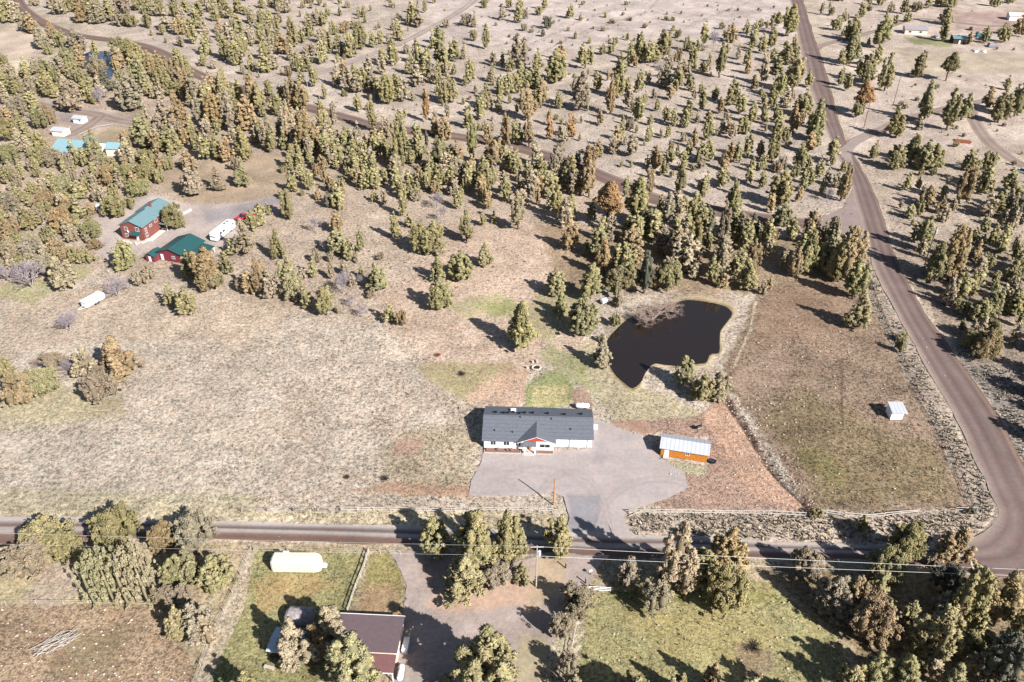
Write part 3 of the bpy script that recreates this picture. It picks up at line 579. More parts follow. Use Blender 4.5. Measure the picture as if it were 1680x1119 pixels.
def door(root, x0, x1, z1, y=0, m='white', axis='y', handle=True):
    d = MB()
    if axis == 'y': d.box(x0, x1, y-.05, y+.01, .03, z1); d.box(x0+.15, x1-.15, y-.075, y-.05, .2, z1*.45); d.box(x0+.15, x1-.15, y-.075, y-.05, z1*.52, z1-.15)
    else: d.box(y-.01, y+.05, x0, x1, .03, z1)
    o = d.build('door', M[m], root)
    if handle:
        h = MB()
        if axis == 'y': h.box(x1-.14, x1-.08, y-.12, y-.05, .95, 1.05)
        else: h.box(y+.05, y+.12, x1-.14, x1-.08, .95, 1.05)
        h.build('handle', M['steel'], o)

# main house ---------------------------------------------------------------
H = empty('ranch_house', (-6.22, 135.35, 0), R(-2.3), 'long white ranch house with dark grey shingle roof and red entry gable', 'house')
w_ = MB(); D0, YR, ZE, SL = 11.3, 5.75, 2.5, .37
ZR = ZE + SL * (YR + .45)
def mainroof_z(y): return ZE + SL * (y + .45)
w_.add([(0,0,0),(15.5,0,0),(15.5,D0,0),(0,D0,0),(0,0,2.45),(15.5,0,2.45),(15.5,D0,2.45),(0,D0,2.45),(0,YR,ZR-.2),(15.5,YR,ZR-.2)], [(0,1,5,4),(1,2,6,9,5),(2,3,7,6),(3,0,4,8,7)])
w_.add([(15.5,1.07,0),(23.9,1.07,0),(23.9,D0-.2,0),(15.5,D0-.2,0),(15.5,1.07,2.85),(23.9,1.07,2.85),(23.9,D0-.2,2.5),(15.5,D0-.2,2.5),(15.5,YR,ZR-.2),(23.9,YR,ZR-.2)], [(0,1,5,4),(1,2,6,9,5),(2,3,7,6)])
w_.box(11.55, 15.48, -.35, .02, 0, 2.45)
w_.build('wall', M['white'], H)
r_ = MB(); T = .16
r_.slab((-.45,-.45,ZE),(15.9,-.45,ZE),(15.9,YR,ZR),(-.45,YR,ZR),T)
r_.slab((15.9,D0+.45,ZE),(-.45,D0+.45,ZE),(-.45,YR,ZR),(15.9,YR,ZR),T)
r_.slab((15.9,.45,mainroof_z(.45)),(24.3,.45,mainroof_z(.45)),(24.3,YR,ZR),(15.9,YR,ZR),T)
r_.slab((24.3,D0+.2,ZE+.08),(15.9,D0+.2,ZE+.08),(15.9,YR,ZR),(24.3,YR,ZR),T)
rf = r_.build('roof', M['shingle'], H)
b = MB()
for x in (2.2, 5.0, 6.2, 7.6, 10.6, 14.0, 17.8, 21.6, 4.0, 8.8):
    y = YR + rnd.uniform(1.2, 2.2); z = ZR - SL*(y-YR)
    b = MB(); b.box(x-.25, x+.25, y-.2, y+.2, z-.1, z+.28); b.box(x-.32, x+.32, y-.27, y+.27, z+.28, z+.33); b.build('roof_vent', M['black'], rf)
for x, y in ((2.3, 1.9), (6.3, 1.6), (14.9, 5.0), (19.2, 2.6), (7.9, 5.2)):
    b = MB(); b.tube((x, y, mainroof_z(y)-.1), (x, y, mainroof_z(y)+.5), .09); b.build('vent_pipe', M['black'], rf)
b = MB(); b.box(5.6, 6.8, YR+2.6, YR+3.5, ZR-1.35, ZR-.72); b.build('skylight', M['white'], rf)
# entry gable
g = MB(); gx0, gx1, gm, zr2 = 7.3, 15.95, 11.6, 4.35; yb = (zr2-ZE)/SL-.45 + .3
g.slab((gx0,yb-4.6,ZE+.03),(gx0,-.95,ZE+.03),(gm,-.95,zr2),(gm,yb,zr2),.12)
g.slab((gx1,-.95,ZE+.03),(gx1,yb-4.6,ZE+.03),(gm,yb,zr2),(gm,-.95,zr2),.12)
g.build('entry_gable_roof', M['shingle'], H)
g = MB(); g.add([(gx0+.5,-.7,2.48),(gx1-.5,-.7,2.48),(gm,-.7,zr2-.16),(gx0+.5,-.55,2.48),(gx1-.5,-.55,2.48),(gm,-.55,zr2-.16)], [(0,1,2),(5,4,3),(0,3,4,1),(1,4,5,2),(2,5,3,0)]).build('gable_front', M['white'], H)
g = MB(); zb = zr2-1.5; g.add([(gm-2.9,-.76,zb+.02),(gm+2.9,-.76,zb+.02),(gm,-.76,zr2-.2),(gm-2.9,-.71,zb+.02),(gm+2.9,-.71,zb+.02),(gm,-.71,zr2-.2)], [(0,1,2),(5,4,3),(0,3,4,1),(1,4,5,2),(2,5,3,0)]).build('red_shake_panel', M['red'], H)
g = MB()
for s, xe in ((1, gx0), (-1, gx1)):
    g.slab((xe,-1.02,ZE-.02) if s > 0 else (gm,-1.02,zr2-.05), (xe,-1.02,ZE-.02) if s < 0 else (gm,-1.02,zr2-.05), (xe,-.96,ZE-.02) if s < 0 else (gm,-.96,zr2-.05), (xe,-.96,ZE-.02) if s > 0 else (gm,-.96,zr2-.05), .09)
g.box(11.5, 15.5, -.98, -.72, 2.3, 2.46)
g.build('fascia', M['trim'], H)
g = MB(); g.slab((8.9,-1.75,2.3),(11.6,-1.75,2.3),(11.6,-.72,2.85),(8.9,-.72,2.85),.12).build('porch_roof', M['shingle'], H)
for x in (9.05, 11.35):
    g = MB(); g.box(x-.11, x+.11, -1.65, -1.43, .1, 2.2); g.box(x-.17, x+.17, -1.71, -1.37, .1, .7); g.build('porch_post', M['trim'], H)
g = MB(); g.box(8.5, 11.5, -1.95, -.01, 0, .12); g.box(8.8, 11.2, -2.35, -1.96, 0, .05); g.build('porch_slab', M['concrete'], H)
window(H, 1.5, 2.6, 1.0, 2.1); window(H, 4.4, 5.6, 1.0, 2.1); window(H, 7.1, 8.1, .9, 2.1); window(H, 12.4, 14.6, .9, 2.1, -.35)
door(H, 9.6, 10.6, 2.15, 0, 'cedar')
for x0, x1 in ((16.1, 18.7), (19.1, 22.7)):
    d = MB(); d.box(x0, x1, 1.0, 1.08, .02, 2.35)
    for k in range(4): d.box(x0+.1, x1-.1, .975, 1.0, .1+k*.57, .58+k*.57)
    d.build('garage_door', M['white'], H)
for x in (18.9, 22.9, 15.56):
    b = MB(); b.box(x-.06, x+.06, .98, 1.06, .1, 2.8); b.build('downspout', M['steel'], H)
# raised beds in front of the house
for (x0, x1, y0, y1, lb) in ((.1, 8.2, -1.75, -.15, 'long mulch bed with pale edging and shrubs along the left front of the white house'), (11.7, 15.4, -1.75, -.5, 'short mulch bed with pale edging under the double window of the white house')):
    e = empty('flower_bed', H.matrix_basis @ Vector((x0, y0, 0)), R(-2.3), lb, 'flower bed', 'mulch beds in front of the white house')
    b = MB(); b.box(.12, x1-x0-.12, .12, y1-y0, 0, .16); b.build('mulch', M['mulch'], e)
    b = MB(); b.box(0, x1-x0, 0, .12, 0, .26); b.box(0, .12, .12, y1-y0, 0, .26); b.box(x1-x0-.12, x1-x0, .12, y1-y0, 0, .26); b.build('edging', M['stone'], e)
    if x0 < 1:
        for sx in (.6, 3.0, 5.2, 6.0):
            b = MB(); b.blob((sx, .9, .4), .35, .35, .4, 8, 5, .3); b.build('shrub', M['mulch'], e)
# capsule tank, utility boxes
def capsule(name, c, L_, r, rz, m, label, cat, vert=False, legs=True):
    e = empty(name, c, rz, label, cat); b = MB(); rr = []
    for k in range(13):
        t = math.pi * k / 12; xx = -math.cos(t) * (r if True else 0); rad = max(.02, math.sin(t) * r)
        off = -L_/2 + r if k < 6 else (L_/2 - r if k > 6 else 0)
        if k == 6:
            for o2 in (-L_/2 + r, L_/2 - r): rr.append([(o2, math.cos(a)*r, r + .35 + math.sin(a)*r) for a in [2*math.pi*i/14 for i in range(14)]])
        else: rr.append([(off + xx, math.cos(a)*rad, r + .35 + math.sin(a)*rad) for a in [2*math.pi*i/14 for i in range(14)]])
    b.rings(rr); b.build('tank_body', m, e, True)
    if legs:
        for s in (-1, 1):
            b = MB(); b.box(s*L_*.28-.12, s*L_*.28+.12, -r*.7, r*.7, 0, .4); b.build('saddle', M['steel'], e)
    b = MB(); b.tube((0,0,2*r+.3),(0,0,2*r+.55), .18); b.build('cap', M['trim'], e)
    return e
q = P(955.5, 673); capsule('propane_tank', (q.x, q.y+.6, 0), 3.4, .6, R(-3), M['white'], 'white propane tank lying behind the right rear corner of the ranch house', 'propane tank')
q = P(977, 703); e = empty('utility_box', q, 0, 'small white utility box beside the right wall of the white ranch house', 'utility box')
b = MB(); b.box(-.55, .45, -.35, .35, 0, .75); b.build('cabinet', M['white'], e); b = MB(); b.box(-.6, .5, -.4, .4, .75, .82); b.build('lid', M['trim'], e)

# orange cedar shed ---------------------------------------------------------
q = P(1083.3, 746.7); e = empty('cedar_shed', q, math.atan2(-2.38, 9.73), 'orange cedar shed with pale metal roof and white door beside the gravel yard', 'shed')
gable_part(e, 10.0, 4.4, 2.3, .95, 'x', .35, 'cedar', 'galv'); door(e, .75, 1.75, 2.05); window(e, 5.4, 6.1, 1.15, 1.75, n=2)
b = MB(); b.box(.6, 1.9, -1.0, -.06, 0, .25); b.build('step', M['concrete'], e)
q = P(1167, 758); e = empty('stock_tank', q, R(-20), 'oval dark stock tank at the right end of the orange shed', 'stock tank')
b = MB(); n = 20
def oval(rx, ry, z): return [(rx*math.cos(2*math.pi*i/n), ry*math.sin(2*math.pi*i/n), z) for i in range(n)]
b.rings([oval(.95,.5,0), oval(1.0,.55,.55), oval(.93,.48,.55), oval(.9,.46,.2)], True).build('basin', M['black'], e)
b = MB(); b.rings([oval(.9,.455,.36), oval(.89,.45,.4)]).build('water', M['pond2'], e)
q = P(1146, 705); e = empty('barbecue_grill', q, R(20), 'small black barrel grill standing on bare dirt behind the orange shed', 'grill')
b = MB(); b.tube((-.6,0,.95),(.6,0,.95), .38, n=12); b.build('barrel', M['black'], e); b = MB(); b.tube((.45,0,1.2),(.45,0,1.9), .08); b.build('chimney', M['black'], e)
for sx in (-.45,.45):
    for sy in (-.25,.25): b = MB(); b.tube((sx,sy,0),(sx,sy*.8,.75), .04); b.build('leg', M['black'], e)
b = MB(); b.box(-.6,.6,-.62,-.38,.85,.9); b.build('shelf', M['greywood'], e)

# white shed in the right field
q = P(1460, 688.5); e = empty('field_shed', q, R(-1.5), 'small white pump shed with slanted roof alone in the brown field', 'shed')
b = MB(); W_, D_ = 2.75, 2.9
b.add([(0,0,0),(W_,0,0),(W_,D_,0),(0,D_,0),(0,0,2.15),(W_,0,2.15),(W_,D_,2.65),(0,D_,2.65)], [(0,1,5,4),(1,2,6,5),(2,3,7,6),(3,0,4,7)]).build('wall', M['rv_white'], e)
b = MB(); b.slab((-.12,-.45,2.22),(W_+.75,-.45,2.22),(W_+.55,D_+.3,2.86),(-.12,D_+.3,2.86),.12).build('roof', M['galv'], e)
b = MB(); b.box(-.04,0,.8,1.7,.05,1.9); b.build('door', M['white'], e)

# fire pit and stump seats
q = P(880, 604); e = empty('fire_pit', q, 0, 'ring of pale stones forming a fire pit on bare dirt above the lawn', 'fire pit')
for k in range(14):
    a = 2*math.pi*k/14; b = MB(); b.blob((1.05*math.cos(a), 1.05*math.sin(a), .22), .3, .28, .28, 7, 4, .22); b.build('stone', M['stone'], e)
b = MB(); b.rings([[(.85*math.cos(2*math.pi*i/16), .85*math.sin(2*math.pi*i/16), z) for i in range(16)] for z in (.01,.06)]); b.build('ash', M['rubber'], e)
for (x, y, lb) in ((865, 604, 'pale stump seat left of the stone fire pit'), (874, 594.5, 'pale stump seat behind the left side of the stone fire pit'), (881, 594, 'pale stump seat directly behind the stone fire pit')):
    q = P(x, y); b = MB(); b.tube((0,0,0),(0,0,.55),.36,.32,10); o = b.build('stump_seat', M['stone'], None); o.location = q; tag(o, lb, 'stump', 'stump seats round the fire pit')

# red house and barns on the left --------------------------------------------
e = empty('red_house', P(202.5, 391.5), R(-12), 'two storey brick red house with pale teal metal roof', 'house')
gable_part(e, 8.1, 9.0, 5.0, 1.7, 'y', .45, 'redwall', 'teal_roof')
gable_part(e, 8.1, 8.0, 5.02, 1.7, 'y', .45, 'redwall', 'teal_roof', ox=-.6, oy=9.95, wname='rear_wall')
b = MB(); b.slab((8.5,8.0,2.5),(11.2,8.0,2.2),(11.2,13.5,2.2),(8.5,13.5,2.5),.12).build('porch_roof', M['teal_roof'], e)
for y in (8.2, 13.3): b = MB(); b.box(11.0,11.15,y-.08,y+.08,0,2.1); b.build('porch_post', M['trim'], e)
window(e, 5.6, 6.7, 3.3, 4.6); window(e, 1.6, 2.6, 3.3, 4.4); window(e, 1.2, 2.2, 1.0, 2.0)
window(e, 1.0, 2.0, 1.0, 2.2, 8.1, 'x'); window(e, 1.2, 2.0, 2.9, 3.8, 8.1, 'x'); window(e, 3.8, 5.0, 3.2, 3.8, 8.1, 'x'); window(e, 6.8, 8.2, 3.4, 4.4, 8.1, 'x')
b = MB(); b.slab((4.0,-1.6,2.5),(7.2,-1.6,2.5),(7.2,.0,3.1),(4.0,.0,3.1),.12).build('porch_roof', M['green_roof'], e)
door(e, 5.0, 5.9, 2.1)
b = MB(); b.tube((2.6,-.35,2.9),(2.75,-.1,2.95),.35,.35,12); b.build('satellite_dish', M['white'], e)
b = MB(); b.box(8.3,10.3,.4,8.0,0,.12); b.build('patio', M['cream'], e)
b = MB(); b.box(3.6,4.4,11.5,12.3,6.2,7.6); b.build('chimney', M['redwall'], e)
for k in range(26):
    a = rnd.uniform(0,1); x = 203 + a*44; y = 396 + math.sin(a*math.pi)*7 + rnd.uniform(-1.5,1.5) - a*4
    q = P(x, y); b = MB(); b.blob((0,0,.25), rnd.uniform(.3,.7), rnd.uniform(.3,.6), .35, 7, 4, .25); o = b.build('boulder', M['stone']); o.location = q
    tag(o, 'pale landscaping boulder in the row edging the front of the red house', 'boulder', 'boulders edging the red house')
e = empty('red_barn', P(261, 425.5), R(-17), 'crimson barn with dark green metal roof in front of the parked motorhome', 'barn')
gable_part(e, 9.5, 10.5, 2.7, 1.7, 'y', .5, 'barnred', 'green_roof')
b = MB(); b.slab((9.95,1.2,2.62),(14.2,1.2,2.1),(14.2,9.6,2.1),(9.95,9.6,2.62),.12).build('lean_to_roof', M['green_roof'], e)
for y in (1.5, 5.4, 9.3): b = MB(); b.box(13.8,14.0,y-.1,y+.1,0,2.0); b.build('lean_to_post', M['trim'], e)
door(e, 1.0, 2.0, 2.1); window(e, 5.2, 6.2, 1.1, 1.9)
b = MB(); b.box(3.0,3.12,-.5,-.44,0,.6)
e = empty('red_outhouse', P(240.5, 428), R(-17), 'small crimson shed with green roof joined by a fence to the left of the barn', 'shed')
gable_part(e, 3.2, 4.2, 2.0, .8, 'y', .35, 'barnred', 'green_roof'); door(e, 1.1, 2.0, 1.8, m='trim')
q0, q1 = P(254, 429), P(262, 426)
def board_fence(name, pts, h, label, cat='fence', m='greywood', mp='greywood', sp=2.6, rails=2, solid=False, rt=.06, jit=.05, pr=.07, group=None):
    e = empty(name, pts[0], 0, label, cat, group)
    o0 = Vector(pts[0]); o0.z = 0
    for A, B in zip(pts[:-1], pts[1:]):
        A = Vector(A) - o0; B = Vector(B) - o0; L_ = (B - A).length; n = max(1, round(L_ / sp))
        prev = None
        for k in range(n + 1):
            p = A.lerp(B, k / n); p.z = 0
            hh = h * (1 + rnd.uniform(-jit, jit)); ln = Vector((rnd.uniform(-jit, jit), rnd.uniform(-jit, jit), 0))
            b = MB(); b.tube(p, p + ln + Vector((0,0,hh)), pr, pr*.85, 6); b.build('post', M[mp], e)
            if prev is not None:
                for r_i in range(rails):
                    z = h * ((r_i + .9) / rails) * .95
                    a_ = prev + Vector((0,0,z + rnd.uniform(-jit, jit))); c_ = p + Vector((0,0,z + rnd.uniform(-jit, jit)))
                    dd = (c_ - a_).normalized(); b = MB(); b.tube(a_ - dd*.1, c_ + dd*.1, rt, rt*.9, 5)
                    b.build('rail', M[m], e)
                if solid:
                    b = MB(); dn = (p - prev).normalized().cross(Vector((0,0,1))) * .03
                    b.rings([[tuple(prev+dn), tuple(p+dn), tuple(p-dn), tuple(prev-dn)], [tuple(v + Vector((0,0,h*.92))) for v in (prev+dn, p+dn, p-dn, prev-dn)]]); b.build('panel', M[m], e)
            prev = p
    return e
board_fence('board_fence', [q0, q1], 2.0, 'short crimson board fence between the small red shed and the barn', m='barnred', mp='barnred', solid=True)
# concrete blocks
for k in range(4):
    q = P(301.5 + k*3.6, 351 - k*1.7); b = MB(); b.box(-.5,.5,-.4,.4,0,.75); b.box(-.18,.18,-.12,.12,.75,.85); o = b.build('concrete_block', M['concrete']); o.location = q; o.rotation_euler.z = R(25)
    tag(o, ('nearest', 'second', 'third', 'farthest')[k] + ' grey concrete block in the short row on the gravel above the red house drive', 'block', 'concrete blocks on the gravel')

# motorhome and cars ---------------------------------------------------------
def wheel(root, x, y, r=.36, w=.24, nm='wheel'):
    b = MB(); b.tube((x, y-w/2, r), (x, y+w/2, r), r, n=16); o = b.build(nm, M['rubber'], root)
    b = MB(); b.tube((x, y-w/2-.01, r), (x, y+w/2+.01, r), r*.55, n=10); b.build('rim', M['steel'], o)
q = P(351, 397); e = empty('motorhome', q, math.atan2(11.2, 3.2), 'long white motorhome with dark roof hatches parked by the barn', 'motorhome')
b = MB()
def rvsec(x, w, z0, z1, c=.25): return [(x,-w,z0),(x,w,z0),(x,w,z1-c),(x,w-c,z1),(x,-w+c,z1),(x,-w,z1-c)]
b.rings([rvsec(-.1,1.05,.6,2.2,.15), rvsec(.15,1.2,.45,3.05), rvsec(.6,1.25,.45,3.2), rvsec(10.4,1.25,.45,3.2), rvsec(11.0,1.2,.5,3.0), rvsec(11.15,1.1,.6,2.7)]).build('body', M['rv_white'], e)
b = MB(); b.slab((-.02,-1.0,2.35),(-.02,1.0,2.35),(.2,.95,3.0),(.2,-.95,3.0),.02)
b = MB(); b.add([(-.16,-1.0,1.75),(-.16,1.0,1.75),(.05,1.0,2.75),(.05,-1.0,2.75),(-.1,-1.0,1.75),(-.1,1.0,1.75),(.12,1.0,2.75),(.12,-1.0,2.75)], [(0,3,2,1),(0,4,7,3),(1,2,6,5),(3,7,6,2),(0,1,5,4)]).build('windscreen', M['glass'], e)
for x in (7.3, 8.9):
    b = MB(); b.box(x-.45, x+.45, -.35, .35, 3.18, 3.42); b.build('air_conditioner', M['steel'], e)
for x in (4.0, 5.9): b = MB(); b.box(x-.2, x+.2, -.2, .2, 3.18, 3.3); b.build('roof_vent', M['steel'], e)
for x0, x1 in ((.9,1.4), (2.2,3.4), (4.0,5.1), (6.2,6.6), (9.6,10.3)):
    for s in (-1, 1): b = MB(); b.box(x0, x1, s*1.25-.02, s*1.25+.02, 1.7, 2.5); b.build('side_window', M['glass'], e)
b = MB(); b.box(5.3,5.95,-1.28,-1.24,.6,2.4); b.build('door', M['trim'], e)
for x in (1.8, 8.3):
    for s in (-1, 1): wheel(e, x, s*1.1, .48, .28)
b = MB(); b.box(.3,10.9,-1.0,1.0,.3,.46); b.build('chassis', M['black'], e)
def car(name, loc, rz, paint, label, cat, L_=4.8, W_=1.85, kind='sedan'):
    e = empty(name, loc, rz, label, cat); h = W_/2; b = MB()
    def sec(x, w, z0, z1): return [(x,-w,z0),(x,w,z0),(x,w,z1-.12),(x,w-.12,z1),(x,-w+.12,z1),(x,-w,z1-.12)]
    hh = 1.0 if kind == 'pickup' else .88
    b.rings([sec(-L_/2,h*.88,.35,hh-.15), sec(-L_/2+.25,h,.3,hh-.04), sec(-L_*.1,h,.28,hh), sec(L_*.35,h,.3,hh-.02), sec(L_/2,h*.9,.38,hh-.12)]).build('body', M[paint], e)
    zt = 1.85 if kind != 'sedan' else 1.42
    x0, x1 = {'sedan': (-L_*.28, L_*.22), 'suv': (-L_*.46, L_*.2), 'pickup': (-L_*.08, L_*.26)}[kind]
    g = MB(); g.rings([[(x0,-h*.92,hh-.02),(x1,-h*.92,hh-.02),(x1,h*.92,hh-.02),(x0,h*.92,hh-.02)], [(x0+.35,-h*.75,zt),(x1-.75,-h*.75,zt),(x1-.75,h*.75,zt),(x0+.35,h*.75,zt)]]).build('windows', M['glass'], e)
    g = MB(); g.box(x0+.38,x1-.8,-h*.72,h*.72,zt,zt+.05); g.build('car_roof', M[paint], e)
    if kind == 'pickup':
        g = MB(); g.box(-L_*.47,-L_*.1,-h*.8,h*.8,hh-.01,hh+.02); g.build('bed_liner', M['black'], e)
    for sx in (-.31, .31):
        for s in (-1, 1): wheel(e, L_*sx, s*(h-.1), .36, .22)
    for s in (-1, 1): g = MB(); g.box(L_/2-.04, L_/2+.02, s*h*.6-.16, s*h*.6+.16, .55, .72); g.build('headlight', M['trim'], e)
    return e
car('pickup_truck', P(402, 358), R(222), 'redcar', 'bright red pickup truck parked behind the white motorhome', 'pickup truck', 6.6, 2.3, 'pickup')
car('parked_car', P(1534, 62), R(100), 'silver', 'pale car under the tree right of the cream bungalow at the top right', 'car')
car('parked_car', P(1592, 49), R(60), 'bluecar', 'dark blue vehicle parked behind the teal roofed shed at the top right', 'car', 5.2, 2.0, 'suv')
car('parked_car', P(1675, 283), R(140), 'silver', 'silver car beside the dirt track at the right edge', 'car', 4.9, 1.9, 'suv')
car('parked_car', P(722, 1132), R(172), 'redcar', 'red car on the gravel yard at the bottom edge right of the brown barn', 'car')
car('parked_car', P(10, 296), R(10), 'redcar', 'red car half hidden among junipers at the left edge', 'car')

# long covered trailers --------------------------------------------------------
def rounded_trailer(name, loc, rz, L_, w, z1, m, label, cat, nose=True, n=8):
    e = empty(name, loc, rz, label, cat); b = MB(); rr = []
    prof = [(0,.86,.9),(.35,.98,.98),(L_*.5,1,1),(L_-1.2,1,1),(L_-.4,.85,.93),(L_,.55,.8)] if nose else [(0,1,1),(L_,1,1)]
    for x, kw, kz in prof:
        W2 = w/2*kw; Z = z1*kz
        rr.append([(x,-W2,.35),(x,W2,.35),(x,W2*1.02,Z*.55),(x,W2*.98,Z*.85),(x,W2*.8,Z*.98),(x,0,Z*1.02),(x,-W2*.8,Z*.98),(x,-W2*.98,Z*.85),(x,-W2*1.02,Z*.55)])
    b.rings(rr).build('cover', M[m], e)
    return e
e = rounded_trailer('covered_trailer', P(449.5, 931), R(-1), 9.2, 2.7, 3.1, 'tarp', 'long travel trailer wrapped in a cream cover on the green grass by the road', 'trailer')
b = MB(); b.box(9.15,10.1,-.35,.35,.5,1.1); b.build('hitch_box', M['white'], e)
b = MB(); b.tube((2.0,1.1,3.05),(3.0,1.1,3.05),.25); b.build('air_conditioner', M['trim'], e)
for x in (4.0, 5.0):
    for s in (-1, 1): wheel(e, x, s*1.0, .38, .24)
e = empty('flatbed_trailer', P(139, 506), R(62), 'white flat topped stock trailer beside a bare bush in the dry field', 'trailer')
b = MB(); b.rings([[(x,-1.15*k,.5),(x,1.15*k,.5),(x,1.15*k,2.1),(x,-1.15*k,2.1)] for x, k in ((0,.9),(.5,1),(5.6,1),(6.4,.8))]).build('body', M['rv_white'], e)
b = MB(); b.box(-.15,6.3,-1.25,1.25,2.1,2.2); b.build('roof', M['white'], e)
b = MB(); b.tube((-2.0,0,.5),(0,-.8,.5),.06); b.tube((-2.0,0,.5),(0,.8,.5),.06); b.build('drawbar', M['trim'], e)
for x in (3.0, 3.9):
    for s in (-1, 1): wheel(e, x, s*1.15, .36, .22)

# teal house and sheds, upper left ----------------------------------------------
def pxhouse(name, x, y, rz, W, D, hw, rise, ridge, wall, roof, label, cat, oh=.4, wins=(), dr=None):
    e = empty(name, P(x, y), R(rz), label, cat)
    gable_part(e, W, D, hw, rise, ridge, oh, wall, roof)
    for (a, c, z0, z1) in wins: window(e, a, c, z0, z1)
    if dr is not None: door(e, dr, dr+.95, 2.05, m='trim')
    return e
e = pxhouse('teal_roof_house', 87, 258, -14, 16.5, 12.5, 3.0, 2.6, 'x', 'cream', 'palesky_roof', 'large house with pale turquoise metal roof among junipers at the upper left', 'house', .6, ((2,3.4,1,2.2),(6,7.6,1,2.2),(13,14.4,1,2.2)), 10)
b = MB(); b.slab((11.5,5.9,4.4),(16.9,5.9,4.4),(16.9,8.4,6.6),(11.5,8.4,6.6),.14).build('dormer_roof', M['teal_roof'], e)
pxhouse('white_shed', 86.5, 223, -12, 5.4, 4.6, 2.4, .8, 'x', 'cream', 'galv', 'white walled shed with pale roof standing behind the turquoise roofed house', 'shed', dr=1.5)
pxhouse('white_cabin', 121, 202, -14, 4.4, 3.8, 2.3, .7, 'x', 'white', 'galv', 'small white shed beside the loop driveway at the upper left', 'shed', wins=((3,4,1,1.8),), dr=1)
pxhouse('cream_outbuilding', 176, 256, -6, 5.4, 6.0, 3.2, 1.4, 'x', 'cream', 'palesky_roof', 'narrow cream outbuilding with turquoise roof right of the turquoise roofed house', 'shed', dr=2)
pxhouse('grey_shed', 163, 352, 25, 5.5, 4.0, 2.3, .8, 'x', 'cream', 'galv', 'pale grey roofed shed half hidden behind round junipers left of the red house', 'shed')
pxhouse('cream_bungalow', 1484, 56, -12, 12.8, 8.0, 2.8, 1.3, 'x', 'cream', 'greyroof', 'cream bungalow with grey roof at the upper right', 'house', wins=((2,3.6,1,2.1),(8.2,9.6,1,2.1)), dr=5.5)
e = pxhouse('teal_roof_shed', 1563, 72, -10, 8.6, 7.5, 3.0, 1.1, 'x', 'darkwood', 'teal_roof', 'dark shed with bright teal metal roof at the upper right', 'shed', dr=3)
pxhouse('tan_roof_garage', 1655, 33.5, -12, 9.0, 7.0, 3.0, 1.2, 'x', 'white', 'cream', 'white garage with tan roof in the top right corner', 'garage')
for (x, y, W_, D_, m1, lb, nm, ct) in ((1602,61,4.5,3.5,'tarp_teal','blue tarp covered stack right of the teal roofed shed','covered_stack','stack'), (1622,78,4.2,4.5,'greyroof','pale flat roofed utility trailer in the cluttered yard at the upper right','utility_trailer','trailer')):
    e = empty(nm, P(x, y), R(-14), lb, ct); b = MB()
    b.rings([[(0,0,0),(W_,0,0),(W_,D_,0),(0,D_,0)], [(0,0,1.3),(W_,0,1.5),(W_,D_,1.4),(0,D_,1.6)], [(.5,.5,1.9),(W_-.5,.5,1.9),(W_-.5,D_-.5,1.9),(.5,D_-.5,2.0)]]).build('cover', M[m1], e)
    b = MB(); b.box(-.1,W_+.1,-.1,D_+.1,0,.15); b.build('base', M['darkwood'], e)
q = P(1604, 84); e = empty('junk_pile', q, 0, 'heap of pale scrap in the cluttered yard at the upper right', 'scrap heap')
for k in range(10): b = MB(); b.blob((rnd.uniform(-4,4), rnd.uniform(-2.5,2.5), .3), rnd.uniform(.5,1.2), rnd.uniform(.4,1), rnd.uniform(.3,.7), 6, 3, .3); b.build('scrap', M['rv_white' if k % 2 else 'steel'], e)
q = P(1580, 233); e = empty('log_pile', q, R(-20), 'pile of rusty brown logs on pale ground right of the track junction', 'log pile')
for k in range(9): b = MB(); b.tube((-3.2+rnd.uniform(-.5,.5), -1.6+k*.42, .22+.2*(k%2)), (3+rnd.uniform(-.6,.6), -1.4+k*.4, .22+.2*(k%2)), .22, .16, 7); b.build('log', M['rust'], e)
q = P(992, 497); e = empty('equipment_trailer', q, R(28), 'small white covered cart tucked under junipers left of the pond', 'trailer')
b = MB(); b.rings([[(-1.1,-.7,.4),(1.1,-.7,.4),(1.1,.7,.4),(-1.1,.7,.4)], [(-1.1,-.7,1.1),(1.1,-.7,1.1),(1.1,.7,1.1),(-1.1,.7,1.1)], [(-.9,-.5,1.35),(.9,-.5,1.35),(.9,.5,1.35),(-.9,.5,1.35)]]).build('cover', M['rv_white'], e)
for s in (-1, 1): wheel(e, 0, s*.75, .3, .18)

# brown barn and its neighbours at the bottom ------------------------------------
BB = empty('brown_metal_barn', (-30.9, 81.9, 0), R(-3.2), 'mauve brown metal roofed barn at the bottom edge beside the gravel yard', 'barn')
b = MB(); b.add([(0,0,0),(11.7,0,0),(11.7,7.0,0),(0,7.0,0),(0,0,3.3),(11.7,0,3.3),(11.7,7.0,2.7),(0,7.0,2.7)], [(0,1,5,4),(1,2,6,5),(2,3,7,6),(3,0,4,7)]).build('wall', M['cream'], BB)
b = MB(); b.slab((-.3,-.25,3.5),(12.0,-.25,3.5),(12.0,7.4,2.86),(-.3,7.4,2.86),.14).build('roof', M['brownroof'], BB)
b = MB(); b.box(-.35,12.05,7.4,7.52,2.7,2.9); b.build('fascia', M['trim'], BB)
b = MB(); b.slab((3.0,-3.4,2.7),(11.9,-3.4,2.7),(11.9,-.3,3.05),(3.0,-.3,3.05),.1).build('lean_to_roof', M['brownroof2'], BB)
b = MB(); b.box(3.0,11.9,-3.5,-3.4,2.55,2.7); b.build('fascia', M['trim'], BB)
for x in (3.2, 6.0, 8.8, 11.7): b = MB(); b.box(x-.08,x+.08,-3.35,-3.2,0,2.58); b.build('lean_to_post', M['trim'], BB)
